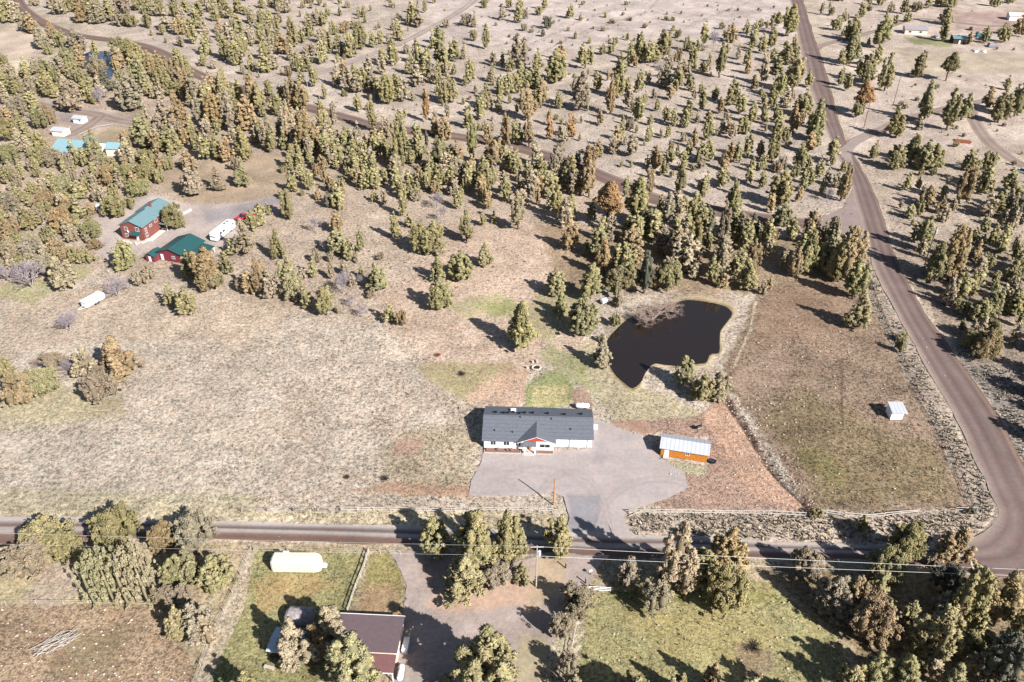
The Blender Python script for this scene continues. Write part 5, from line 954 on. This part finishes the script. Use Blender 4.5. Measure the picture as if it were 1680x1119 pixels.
T(840,280,[(40,400,230,110,'t'),(50,1180,320,170,'g'),(300,330,200,100,'g'),(390,340,170,70,'g'),(250,260,110,70,'t'),(170,230,100,40,'o'),(370,140,200,160,'g'),(510,190,220,100,'o'),(630,380,280,150,'O'),(520,340,120,60,'g'),(390,530,190,110,'o'),(610,700,220,100,'o'),(770,620,240,170,'o'),(910,430,160,130,'g'),(830,360,280,150,'g'),(910,160,150,60,'o'),(750,180,130,50,'g'),(980,280,110,50,'g'),(1030,340,180,100,'t'),(1080,310,160,80,'t'),(1130,290,110,60,'g'),(1200,380,210,90,'g'),(1105,155,170,70,'G'),(1290,420,170,110,'d'),(1200,560,220,90,'g'),(1130,560,200,110,'t'),(1395,500,260,70,'t'),(1380,720,220,120,'t'),(1390,780,100,70,'o'),(1465,300,180,100,'g'),(1490,440,200,130,'g'),(1600,450,150,100,'d'),(1590,680,210,80,'o'),(1560,800,200,130,'g'),(1400,100,100,80,'t'),(1560,90,110,60,'g'),(1470,160,100,40,'g'),(1650,130,130,50,'g'),(1660,480,150,80,'g'),(1660,820,100,60,'t'),(1080,620,240,160,'t'),(880,820,270,110,'d'),(1040,800,200,160,'g'),(960,780,130,120,'o'),(710,830,200,170,'g'),(770,800,200,100,'g'),(700,910,100,100,'t'),(520,860,230,120,'g'),(470,1090,270,160,'g'),(290,830,180,110,'g'),(320,950,160,110,'g'),(680,1030,90,80,'g'),(590,1130,60,50,'g'),(930,1010,150,220,'w'),(830,1000,110,100,'w'),(1060,950,100,130,'w'),(1000,560,180,120,'t'),(60,240,110,90,'t'),(150,120,110,80,'g')])
T(1260,280,[(90,250,230,140,'g'),(20,280,120,60,'o'),(110,380,150,120,'g'),(30,470,100,80,'o'),(170,470,150,80,'g'),(290,490,210,120,'o'),(270,700,270,130,'g'),(185,710,190,80,'o'),(380,480,130,90,'g'),(430,520,190,80,'t'),(460,740,280,110,'g'),(560,750,340,170,'o'),(590,860,250,120,'g'),(630,1050,260,170,'g'),(500,210,220,80,'o'),(400,210,100,60,'b'),(340,60,100,60,'g'),(190,60,90,90,'g'),(260,40,60,60,'g'),(15,800,100,40,'o'),(900,1130,80,80,'g'),
 (990,130,80,40,'g'),(1060,250,140,110,'o'),(1140,290,100,90,'o'),(930,320,90,70,'g'),(1290,230,230,100,'o'),(1350,90,150,80,'g'),(1430,130,140,80,'g'),(1500,300,150,110,'g'),(1590,300,150,110,'t'),(1600,150,150,90,'g'),(1660,310,180,60,'d'),(1040,540,210,90,'g'),(1150,560,90,80,'g'),(1130,740,200,110,'g'),(1240,740,360,130,'o'),(1290,520,140,70,'o'),(1370,600,130,100,'o'),(1430,420,110,60,'g'),(1370,470,90,60,'g'),(1460,660,110,90,'g'),(1570,500,140,70,'g'),(1640,540,130,50,'t'),(1510,760,100,90,'g'),(1280,780,110,80,'g'),(1340,820,100,70,'g'),(1220,900,160,110,'t'),(1280,950,110,90,'g'),(1490,980,220,120,'g'),(1400,1000,160,100,'g'),(1610,740,120,110,'g'),(1640,960,170,110,'g'),(1380,1130,170,120,'t'),(1480,1130,150,110,'g')])
T(1260,560,[(880,85,110,80,'g'),(1460,130,200,150,'o'),(1340,60,130,110,'g'),(1840,90,240,150,'g'),(1860,400,240,150,'g'),(1900,700,240,150,'o'),(1820,240,200,120,'g')])
T(0,560,[(110,415,230,180,'o'),(260,370,200,170,'g'),(30,260,170,90,'g'),(340,200,130,120,'t'),(530,250,200,140,'t'),(610,420,230,200,'t'),(750,280,290,200,'o'),(220,190,90,80,'w'),(110,410,60,60,'b'),(440,230,120,90,'b')])
T(840,560,[(1145,300,210,110,'g'),(1270,400,200,130,'g'),(1360,380,190,130,'t'),(590,190,210,130,'t'),(1170,340,80,60,'w')])
T(0,839,[(260,290,250,300,'g'),(400,330,200,200,'g'),(180,420,220,250,'t'),(40,360,130,100,'t'),(710,250,260,260,'g'),(1050,290,200,160,'o'),(1240,270,250,230,'t'),(660,600,320,220,'H'),(880,600,340,230,'H'),(1110,500,190,140,'g'),(1230,480,240,160,'g'),(1400,510,230,180,'g'),(1060,620,120,120,'t'),(1170,620,130,140,'t'),(1150,850,220,140,'g'),(1260,830,240,180,'t'),(1340,880,200,120,'t'),(1190,730,120,100,'g')])
T(420,839,[(1170,300,260,160,'g'),(1450,450,430,240,'g'),(1330,560,290,230,'g'),(1640,400,380,150,'g'),(1580,490,170,180,'t'),(1510,1290,540,340,'g'),(480,870,290,215,'t'),(410,940,180,160,'o'),(210,1050,300,210,'t'),(620,1190,380,240,'g'),(-60,1330,260,200,'g'),(1730,470,150,120,'g')])
T(840,839,[(20,330,280,120,'g'),(320,310,270,170,'g'),(1130,560,450,230,'t'),(770,490,170,150,'t'),(940,650,200,200,'T'),(1420,380,260,200,'o'),(1400,630,300,260,'g'),(1260,500,250,130,'g'),(440,680,190,200,'t'),(330,830,170,150,'T'),(370,1080,170,130,'T'),(1310,1180,200,140,'o'),(1100,1230,190,140,'g'),(420,1250,170,130,'t'),(1060,1440,330,240,'g'),(800,1400,300,220,'g'),(1560,1420,300,220,'g'),(150,1400,260,200,'o')])
T(1260,839,[(280,440,190,180,'t'),(430,700,280,210,'t'),(560,600,180,110,'o'),(650,640,160,100,'o'),(700,880,300,260,'o'),(820,480,240,200,'g'),(700,490,200,80,'g'),(930,340,260,210,'g'),(1240,350,240,190,'o'),(1090,370,90,90,'t'),(1200,560,200,180,'d'),(1350,760,380,170,'g'),(1150,1000,380,260,'g'),(1580,780,360,220,'o'),(620,150,120,60,'g'),(325,50,70,70,'g'),(1570,1190,360,200,'d'),(1470,1190,160,110,'o'),(900,1200,300,220,'g'),(720,1180,250,150,'g'),(540,1230,230,180,'g'),(880,790,80,60,'g'),(1650,900,250,90,'g'),(1350,25,50,60,'d'),(1330,960,160,150,'g'),(1450,960,150,120,'d'),(330,1450,320,240,'g'),(1270,1300,260,200,'g')])

LEAF = {'g': (164,155,115), 'o': (172,150,116), 't': (172,158,134), 'd': (124,122,104), 'H': (184,174,140), 'G': (144,134,102), 'O': (178,144,108), 'T': (182,168,144)}
KL = .63
# crown prototypes -----------------------------------------------------------
def crown_arrays(seed, kind, n, fine=1.0, per=26):
    """crown filling x,y in [-.5,.5], z in [0,1]; returns verts, tris, tint"""
    rg = np.random.default_rng(seed)
    lobes = []
    if kind == 'column': k = 7; spec = [(0, 0, .04, 1.0, .30)] + [(rg.uniform(.14,.3), None, rg.uniform(.02,.3), rg.uniform(.45,.93), rg.uniform(.14,.26)) for _ in range(k)]
    elif kind == 'cone': spec = [(0, 0, .03, 1.0, .30)] + [(rg.uniform(.16,.3), None, rg.uniform(.0,.2), rg.uniform(.35,.85), rg.uniform(.15,.26)) for _ in range(8)]
    elif kind == 'round': spec = [(0, 0, .05, .95, .32)] + [(rg.uniform(.18,.36), None, rg.uniform(.0,.3), rg.uniform(.5,1.0), rg.uniform(.13,.26)) for _ in range(10)]
    elif kind == 'hedge': spec = [(.33*math.hypot(a,b_), math.atan2(b_,a), .0, 1.0-rg.uniform(0,.06), .26) for a in (-1,0,1) for b_ in (-1,0,1)]
    elif kind == 'tall': spec = [(0, 0, .36, 1.0, .36)] + [(rg.uniform(.14,.26), None, rg.uniform(.32,.6), rg.uniform(.6,.92), rg.uniform(.2,.28)) for _ in range(5)]
    else: spec = [(rg.uniform(.1,.3), None, rg.uniform(.05,.35), rg.uniform(.6,1.0), rg.uniform(.16,.26)) for _ in range(9)]
    for i, (r, a, z0, z1, rad) in enumerate(spec):
        a = rg.uniform(0, 2*math.pi) if a is None else a
        lobes.append((r*math.cos(a), r*math.sin(a), z0, z1, rad))
    # puffs of foliage sit on the lobes with gaps between them; each puff is a cluster of tufts
    vol = np.array([(l[3]-l[2])*l[4] for l in lobes]); npuff = max(12, int(n / per)); cnt = np.maximum(2, (vol/vol.sum()*npuff).astype(int))
    Pp, Nn, tn = [], [], []
    for li, (lx, ly, z0, z1, rad) in enumerate(lobes):
        m = cnt[li]; t = rg.uniform(0, 1, m) ** .8; a = rg.uniform(0, 2*math.pi, m)
        if kind in ('column', 'tall'): prof = np.sin(np.pi * np.clip(t*.93+.05, 0, 1)) ** .55 * (1 - .62*t)
        elif kind == 'cone': prof = (1 - t) ** .75 * np.clip(t*6+.2, 0, 1) ** .5 + .05
        elif kind == 'hedge': prof = np.clip((1-t)*6, 0, 1) ** .5
        else: prof = np.sin(np.pi * np.clip(t*.9+.1, 0, 1)) ** .6
        rr = rad * prof * rg.uniform(.45, 1.12, m)
        cx_ = lx + rr*np.cos(a); cy_ = ly + rr*np.sin(a); cz_ = z0 + (z1-z0)*t
        for k in range(m):
            q = int(per * rg.uniform(.6, 1.4)); s_ = rad * rg.uniform(.14, .30) * (.8 if kind == 'hedge' else (1.15 - .45*t[k] if kind in ('column', 'cone', 'tall') else 1))
            of = rg.normal(0, 1, (q, 3)); of /= np.linalg.norm(of, axis=1, keepdims=True); of *= (rg.uniform(.35, 1, (q, 1)) ** .5) * s_
            of[:, 2] *= 1.0 if kind in ('round', 'hedge', 'spread') else .62
            of[:, 2] = np.where(of[:, 2] < 0, of[:, 2]*.6, of[:, 2]*1.25)
            Pp.append(np.array([cx_[k], cy_[k], cz_[k]]) + of); o2 = of / s_; o2[:, 2] += .4; Nn.append(o2 + np.array([math.cos(a[k]), math.sin(a[k]), .1])*.35)
            tn.append(np.full(q, rg.uniform(.78, 1.2)))
    Pp = np.concatenate(Pp); Nn = np.concatenate(Nn); tn = np.concatenate(tn)
    keep = Pp[:, 2] > .0
    Pp, Nn, tn = Pp[keep], Nn[keep], tn[keep]
    m = len(Pp)
    d = Nn + rg.normal(0, .4, (m, 3)); d[:, 2] += .2; d /= np.linalg.norm(d, axis=1, keepdims=True)
    u = np.cross(d, rg.normal(0, 1, (m, 3))); u /= np.linalg.norm(u, axis=1, keepdims=True); v = np.cross(d, u)
    L_ = rg.uniform(.024, .060, m)[:, None] * fine; W_ = rg.uniform(.010, .020, m)[:, None] * fine * 1.2
    asp = np.array([1.9, 1.9, 1.0])           # undo the later narrowing of the crown so tufts keep their shape
    if kind in ('round', 'hedge', 'spread'): asp = np.array([1.15, 1.15, 1.0])
    vs = []
    vs.append(Pp + d*L_*asp); vs.append(Pp - d*L_*.6*asp)
    for k in range(4):
        a = k*math.pi/2; vs.append(Pp + (u*math.cos(a)+v*math.sin(a))*W_*asp*rg.uniform(.6, 1.4, (m,1)))
    V = np.stack(vs, 1).reshape(-1, 3)
    b0 = (np.arange(m)*6)[:, None, None]
    tri = np.array([[0,2,3],[0,3,4],[0,4,5],[0,5,2],[1,3,2],[1,4,3],[1,5,4],[1,2,5]])
    F = (b0 + tri[None]).reshape(-1, 3)
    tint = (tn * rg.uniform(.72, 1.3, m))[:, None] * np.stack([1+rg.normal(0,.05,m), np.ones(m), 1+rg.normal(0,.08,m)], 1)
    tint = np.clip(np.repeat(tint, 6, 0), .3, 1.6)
    # core added to stop sun passing through the middle, tint darkened as inner shade
    cv, cf = [], []
    for (lx, ly, z0, z1, rad) in lobes:
        n0 = sum(len(q) for q in cv); ring = 7; lev = 6; q = []
        for k in range(lev):
            t = (k+.3)/(lev-.2)
            pr = (1-t)**.8 if kind == 'cone' else math.sin(math.pi*min(1, t*.9+.08))**.6
            for i in range(ring):
                a = 2*math.pi*i/ring; r = rad*(.42 if kind != 'hedge' else .2)*pr*(1+rg.uniform(-.2,.2)); q.append((lx+r*math.cos(a), ly+r*math.sin(a), z0+(z1-z0)*t*.93))
        cv.append(np.array(q))
        for k in range(lev-1):
            for i in range(ring):
                a0 = n0+k*ring+i; a1 = n0+k*ring+(i+1)%ring; cf += [(a0, a1, a1+ring), (a0, a1+ring, a0+ring)]
        for i in range(1, ring-1): cf.append((n0+(lev-1)*ring, n0+(lev-1)*ring+i, n0+(lev-1)*ring+i+1))
    CV = np.concatenate(cv); CFa = np.array(cf)
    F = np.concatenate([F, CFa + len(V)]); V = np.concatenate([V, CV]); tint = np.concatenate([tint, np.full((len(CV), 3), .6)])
    V[:, :2] -= np.median(V[:, :2], 0); V[:, :2] *= .5 / np.percentile(np.hypot(V[:, 0], V[:, 1]), 96); V[:, 2] /= np.percentile(V[:, 2], 99.7)
    return V, F, tint
PROTO = {}
for kind, nv in (('column', 5), ('cone', 5), ('round', 6), ('hedge', 1), ('tall', 2), ('spread', 2)):
    PROTO[kind] = []
    for i in range(nv):
        V_, F_, t_ = crown_arrays(100 + i + 10*len(PROTO), kind, {'round': 11000, 'hedge': 14000, 'spread': 4200}.get(kind, 8500), {'hedge': .5, 'spread': .52}.get(kind, .60), 46)
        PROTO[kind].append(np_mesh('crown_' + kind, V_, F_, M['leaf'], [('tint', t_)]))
FAR = {k: [crown_arrays(500 + i + 10*len(k), k, 600, 1.5, 11) for i in range(5)] for k in ('column', 'cone', 'round')}
def trunk_mesh(i):
    rg = random.Random(i); b = MB(); z = 0; p = Vector((0,0,0)); pts = [p]
    for k in range(6): p = p + Vector((rg.uniform(-.02,.02), rg.uniform(-.02,.02), .15)); pts.append(p)
    for k, (a, c) in enumerate(zip(pts[:-1], pts[1:])): b.tube(a, c, .030*(1-k*.13), .030*(1-(k+1)*.13), 7, False)
    for k in range(9):
        q = pts[1 + k % 5]; a = rg.uniform(0, 6.28); r = rg.uniform(.12,.3); b.tube(q, q + Vector((math.cos(a)*r, math.sin(a)*r, rg.uniform(.1,.25))), .012, .004, 5, False)
    me = bpy.data.meshes.new('trunk'); me.from_pydata(b.v, [], b.f); me.materials.append(M['bark']); return me
TRUNKS = [trunk_mesh(i) for i in range(4)]
def bare_mesh(seed, m, wide=1.0):
    rg = random.Random(seed); b = MB()
    def br(p, d, L_, r, dep):
        q = p + d*L_; b.tube(p, q, r, r*.6, 4, False)
        if dep == 0: return
        for _ in range(4 if dep > 1 else 5):
            nd = (d + Vector((rg.gauss(0,.55)*wide, rg.gauss(0,.55)*wide, rg.gauss(.05,.3)))).normalized(); br(p.lerp(q, rg.uniform(.55,1)), nd, L_*rg.uniform(.55,.8), r*.6, dep-1)
    for k in range(4):
        a = rg.uniform(0, 6.28); br(Vector((0,0,0)), Vector((math.cos(a)*.5*wide, math.sin(a)*.5*wide, 1)).normalized(), .36, .016, 4)
    me = bpy.data.meshes.new('branches'); v = np.array(b.v); v[:, :2] *= .5/np.percentile(np.abs(v[:, :2]), 97); v[:, 2] /= v[:, 2].max(); v[:, 2] = np.clip(v[:, 2], 0, 1)
    me.from_pydata([tuple(q) for q in v], [], b.f); me.materials.append(m); return me
M['twig'] = mat('bare_twigs_grey', (176,164,172), .9, var=.2, k=.6); M['willow'] = mat('pinkish_willow_twigs', (190,166,154), .9, var=.2, k=.6)
BARE = [bare_mesh(i, M['twig']) for i in (1, 2)]; WILL = [bare_mesh(i, M['willow'], 1.8) for i in (3, 4)]

items = []
for i, (cx, bot, h, w_px, c) in enumerate(TREES):
    byp = bot - .14*w_px if c not in ('O', 'G', 'T') else bot
    lean = (840 - cx) * (h/2) / (2517 - bot)
    base_p = P(cx + lean, byp)
    top_y = bot - h
    v = (top_y - 559.5)/FOC
    hz = CAM_H - base_p.y * (SP + v*CP) / (CP - v*SP)
    depth = base_p.y*CP + (CAM_H - hz/2)*SP
    wm = w_px * depth / FOC
    k_ = min(max((bot - 250) / 400, 0), 1); hz = min(max(hz * (1.16 - .12*k_) - .22*wm*k_, 1.0), 17.0)
    wm = min(wm, 11.0) * (1.0 + .22*k_)
    items.append(dict(i=i, p=base_p, h=hz, w=wm, c=c, px=cx, py=bot, area=h*w_px, vis=(bot - h < 1119 and -20 < cx - w_px/2 < 1680)))
bare = [t for t in items if t['c'] in 'bw']
jun = sorted([t for t in items if t['c'] not in 'bw'], key=lambda t: (-t['vis'], -t['area']))
near, rest = jun[:300], jun[300:]
LM = [('the dark pond', 1095, 565), ('the white ranch house', 880, 710), ('the orange shed', 1122, 740), ('the white field shed', 1468, 680), ('the red house', 232, 370), ('the green roofed barn', 300, 415), ('the white motorhome', 368, 378),
 ('the turquoise roofed house', 115, 240), ('the small blue pond', 155, 98), ('the stock trailer', 155, 490), ('the brown metal barn', 610, 1040), ('the cream covered trailer', 487, 925), ('the transformer pole', 879, 950), ('the grey dome shelter', 483, 1020),
 ('the road junction', 1420, 375), ('the tall dark pole', 1516, 437), ('the track turnoff', 1390, 235), ('the cream bungalow', 1500, 50), ('the teal roofed shed', 1578, 62), ('the rusty log pile', 1580, 233), ('the silver car', 1672, 280), ('the road bend', 1650, 850),
 ('the lower green field', 1130, 1040), ('the brush pile', 97, 1055), ('the fire pit', 880, 602), ('the loop driveway', 180, 200), ('the left middle road', 620, 205), ('the centre of the middle road', 900, 255), ('the right middle road', 1080, 326), ('the pale upper utility pole', 507, 160),
 ('the upper left road', 330, 125), ('the north track', 700, 55), ('the open pale clearing', 1000, 90), ('the upper right road', 1335, 100), ('the brown pole', 1465, 173), ('the lower gravel entrance', 965, 950), ('the wire paddock fence', 370, 1005), ('the parked red pickup', 402, 360), ('the olive dip', 830, 490), ('the left dry field', 120, 600)]
ORD = ['', 'second ', 'third ', 'fourth ', 'fifth ', 'sixth ', 'seventh ', 'eighth ', 'ninth ', 'tenth ', 'eleventh ', 'twelfth ']
COLW = {'g': 'olive green', 'o': 'rusty ochre', 't': 'dusty tan green', 'd': 'dark green', 'H': 'yellowish green', 'G': 'deep olive', 'O': 'orange brown', 'T': 'thin tan'}
def shape_of(t):
    if t['c'] == 'H': return 'hedge', 'boxy'
    if t['c'] in 'GO' : return 'tall', 'bare stemmed'
    if t['c'] == 'T': return 'spread', 'open crowned'
    a = t['h']/t['w']
    if a > 1.75: return 'column', 'slender'
    if a > 1.2: return 'cone', 'tapering'
    return 'round', 'bushy'
lw = [(n, P(x, y)) for n, x, y in LM]
buckets = {}
for t in near + bare:
    d, n, q = min(((t['p'] - q).length, n, q) for n, q in lw)
    dx, dy = t['p'].x - q.x, t['p'].y - q.y
    side = ('right of' if dx > 0 else 'left of') if abs(dx) > abs(dy) else ('behind' if dy > 0 else 'in front of')
    t['kind'], sh = shape_of(t) if t['c'] not in 'bw' else ('bare', 'leafless')
    size = 'tall' if t['h'] > 9.5 else ('small' if t['h'] < 5.5 else 'mid sized')
    t['desc'] = '%s %s %s juniper' % (size, sh, COLW[t['c']]) if t['c'] not in 'bw' else ('leafless grey shrub' if t['c'] == 'b' else 'leafless pinkish willow shrub')
    t['rel'] = '%s %s' % (side, n)
    buckets.setdefault((t['desc'], t['rel']), []).append((d, t['i'], t))
for (ds, rl), L_ in buckets.items():
    L_.sort(key=lambda a: a[:2])
    for k, (_, _, t) in enumerate(L_):
        t['label'] = (ds + ' ' + rl) if len(L_) == 1 else ('%snearest %s %s' % (ORD[k], ds, rl))
proto_used = {}
for t in near:
    rg = random.Random(t['i'] * 13 + 5)
    root = empty('juniper_tree', t['p'], rg.uniform(0, 6.28), t['label'], 'tree', 'juniper trees')
    me = rg.choice(PROTO[t['kind']]); cr = link('crown', me, root)
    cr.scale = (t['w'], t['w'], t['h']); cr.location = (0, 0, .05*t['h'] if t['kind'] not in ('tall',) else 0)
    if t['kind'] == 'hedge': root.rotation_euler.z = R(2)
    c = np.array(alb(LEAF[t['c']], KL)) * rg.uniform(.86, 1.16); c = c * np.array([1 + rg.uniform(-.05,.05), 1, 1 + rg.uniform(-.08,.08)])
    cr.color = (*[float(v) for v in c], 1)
    tk = link('trunk', rg.choice(TRUNKS), root); k = max(3.0, t['h']*.9); tk.scale = (k, k, t['h']*.85)
for t in bare:
    rg = random.Random(t['i'])
    o = link('bare_shrub', rg.choice(BARE if t['c'] == 'b' else WILL)); o.location = t['p']; o.rotation_euler.z = rg.uniform(0, 6.28)
    o.scale = (t['w'], t['w'], max(1.0, t['h'])); tag(o, t['label'], 'shrub', 'leafless shrubs')
# the smaller, more distant junipers in one object
rgn = np.random.default_rng(4)
def far_mesh(name, lst, col):
    Vs, Fs, Cs = [], [], []; n0 = 0
    for (p, h, w, c) in lst:
        a = h/w; kd = 'column' if a > 1.75 else ('cone' if a > 1.2 else 'round')
        V_, F_, t_ = FAR[kd][rgn.integers(5)]; th = rgn.uniform(0, 6.28); cs, sn = math.cos(th), math.sin(th)
        X = V_ * np.array([w, w, h]); X = np.stack([X[:,0]*cs - X[:,1]*sn + p[0], X[:,0]*sn + X[:,1]*cs + p[1], X[:,2] + .02*h], 1)
        Vs.append(X); Fs.append(F_ + n0); n0 += len(X); Cs.append(np.clip(t_ * np.array(c) * rgn.uniform(.85, 1.15), 0, 1))
    me = np_mesh(name, np.concatenate(Vs), np.concatenate(Fs), M['farleaf'], [('base', np.concatenate(Cs))])
    return tag(link(name, me), kind='stuff')
fill = []
def filler(poly, n, h0, h1, cols, mind=2.6):
    rg = random.Random(n); px = [q[0] for q in poly]; py = [q[1] for q in poly]; k = 0; tries = 0
    while k < n and tries < n*30:
        tries += 1; x = rg.uniform(min(px), max(px)); y = rg.uniform(min(py), max(py))
        if pdist(np.array([x]), np.array([y]), poly)[0] < 0: continue
        j = np.argmin(np.abs(np.array(ys) - y)); i_ = int(round((x - xs[0]) / step))
        if DENS[j, min(max(i_, 0), nc-1)] < .32: continue
        if any(RM[int(np.argmin(np.abs(YS - y + k_))), min(max(i_, 0), nc-1)] for k_ in (8, 16, 24)): continue
        q = P(x, y)
        if any((q - t['p']).length < mind for t in items) or any(abs(q.x-f[0][0]) + abs(q.y-f[0][1]) < mind for f in fill): continue
        h = rg.uniform(h0*1.15, h1*1.15); fill.append(((q.x, q.y), h, h / (rg.uniform(1.5, 2.6) if h > 2.8 else rg.uniform(.7, 1.2)), alb(LEAF[rg.choice(cols)], KL))); k += 1
DENS = dens.reshape(nr, nc); YS = np.array(ys)
RM = (np.maximum.reduce([pdist(gx, gy, RPOLY[k]) for k in ('middle', 'main', 'north')]) > 0).reshape(nr, nc)
filler([(0,110),(100,100),(190,80),(330,140),(520,190),(560,300),(480,260),(440,255),(250,260),(215,200),(60,165),(0,165)], 120, 3.5, 9, 'ggto')
filler([(0,250),(90,260),(200,260),(255,270),(250,310),(160,320),(150,400),(120,440),(0,470)], 80, 3, 6.5, 'ggtto')
filler([(180,0),(720,0),(640,90),(540,125),(430,130),(330,110),(230,60)], 120, 2.5, 7, 'ggt')
filler([(450,160),(620,140),(860,80),(880,240),(700,200),(560,180)], 45, 2, 7, 'ggt')
filler([(480,220),(830,250),(1000,300),(900,340),(700,330),(600,340),(500,330)], 115, 3, 9, 'ggto', 3.2)
filler([(850,100),(1290,40),(1330,130),(1390,300),(1330,340),(1160,330),(1000,270),(860,210)], 130, 2, 7.5, 'ggto')
filler([(700,0),(1290,0),(1300,60),(1200,90),(1000,70),(860,110),(760,60)], 90, .7, 2.0, 'ggt', 4)
filler([(1450,0),(1680,0),(1680,300),(1480,300)], 60, .8, 2.4, 'ggt', 4)
filler([(560,120),(860,100),(1000,270),(830,225),(600,180)], 30, .8, 2.4, 'ggt', 3)
filler([(1450,310),(1680,300),(1680,560),(1600,590),(1520,480)], 60, 2.5, 8, 'ggt')
filler([(1340,0),(1460,0),(1440,160),(1380,180)], 22, 3, 8, 'ggt')
filler([(900,370),(1400,400),(1420,450),(1150,470),(1050,480),(960,440)], 44, 4, 10, 'ggt', 3.2)
filler([(1420,960),(1680,960),(1680,1110),(1460,1110)], 14, 3, 7, 'ggt')
filler([(-140,-100),(1820,-100),(1820,-8),(-140,-8)], 160, 3, 8, 'ggto', 6)
filler([(-140,0),(-5,0),(-5,480),(-140,480)], 50, 3, 8, 'ggto')
filler([(1700,180),(1820,180),(1820,700),(1700,700)], 30, 3, 8, 'ggt')
filler([(400,440),(640,420),(640,500),(560,520),(420,480)], 14, 2, 4.5, 'gtt')
far_mesh('distant_junipers', [((t['p'].x, t['p'].y), t['h'], t['w'], alb(LEAF[t['c']], KL)) for t in rest] + fill, None)
# ------------------------------------------------------------------ sagebrush, dry grass tufts: ground cover nobody could count
inpond = (pdist(gx, gy, POND) > -3) | (pdist(gx, gy, POND2) > -2)
dens2 = np.where(inpond, 0, dens)
clump = np.clip((fbm(wx, wy, 5, 91) - .35) * 2.6, .15, 1.6)
dd = dens2 * clump * np.where(gy < 140, .05, np.where(gy < 480, .12, .30)) + np.where(dens2 > .8, .28, 0)
sel = np.where((rgn.random(gx.size) < dd) & (gx > -60) & (gx < 1740) & (gy < 1180))[0]
npx = len(sel)
nb = 7; ang = rgn.uniform(0, 6.28, (npx, nb)); tl = rgn.uniform(.25, 1.0, (npx, nb))
sage = dens[sel] > .8
sz = rgn.uniform(.12, .36, npx) * np.where(sage, rgn.uniform(.9, 2.0, npx), 1) * np.where(gy[sel] < 200, 2.6, np.where(gy[sel] < 480, 1.7, 1.0))
ht = sz * rgn.uniform(.7, 1.3, npx)
X = np.zeros((npx, nb, 3, 3)); ca, sa = np.cos(ang), np.sin(ang)
X[:, :, 0, 0] = ca*.15 - sa*.38; X[:, :, 0, 1] = sa*.15 + ca*.38
X[:, :, 1, 0] = ca*.15 + sa*.38; X[:, :, 1, 1] = sa*.15 - ca*.38
X[:, :, 2, 0] = ca*tl; X[:, :, 2, 1] = sa*tl; X[:, :, 2, 2] = rgn.uniform(.5, 1.1, (npx, nb))
X *= np.stack([sz, sz, ht], 1)[:, None, None, :]
X[..., 0] += (wx[sel] + rgn.uniform(-.6,.6,npx))[:, None, None]; X[..., 1] += (wy[sel] + rgn.uniform(-.6,.6,npx))[:, None, None]; X[..., 2] -= .01
pal = np.array([alb(q) for q in ((214,200,172),(176,168,154),(152,146,130),(196,176,146),(124,120,106),(150,128,104))])
w_pick = rgn.choice(6, npx, p=[.26,.16,.14,.14,.18,.12]); w_pick = np.where(sage & (rgn.random(npx) < .6), rgn.choice([1,2,4], npx), w_pick)
C = pal[w_pick] * rgn.uniform(.8, 1.2, (npx, 1))
C = C * np.where(sage, 1.22, 1.0)[:, None]
C = np.where((dens[sel] > .3)[:, None], C*.7 + base[sel]*.3, C*.3 + base[sel]*.7)
me = np_mesh('ground_cover', X.reshape(-1, 3), np.arange(npx*nb*3).reshape(-1, 3), M['tuft'], [('base', np.repeat(C, nb*3, 0))])
tag(link('ground_cover', me), kind='stuff')
print('trees', len(items), 'fill', len(fill), 'near', len(near), 'bare', len(bare), 'tufts', npx, 'min near area', near[-1]['area'])
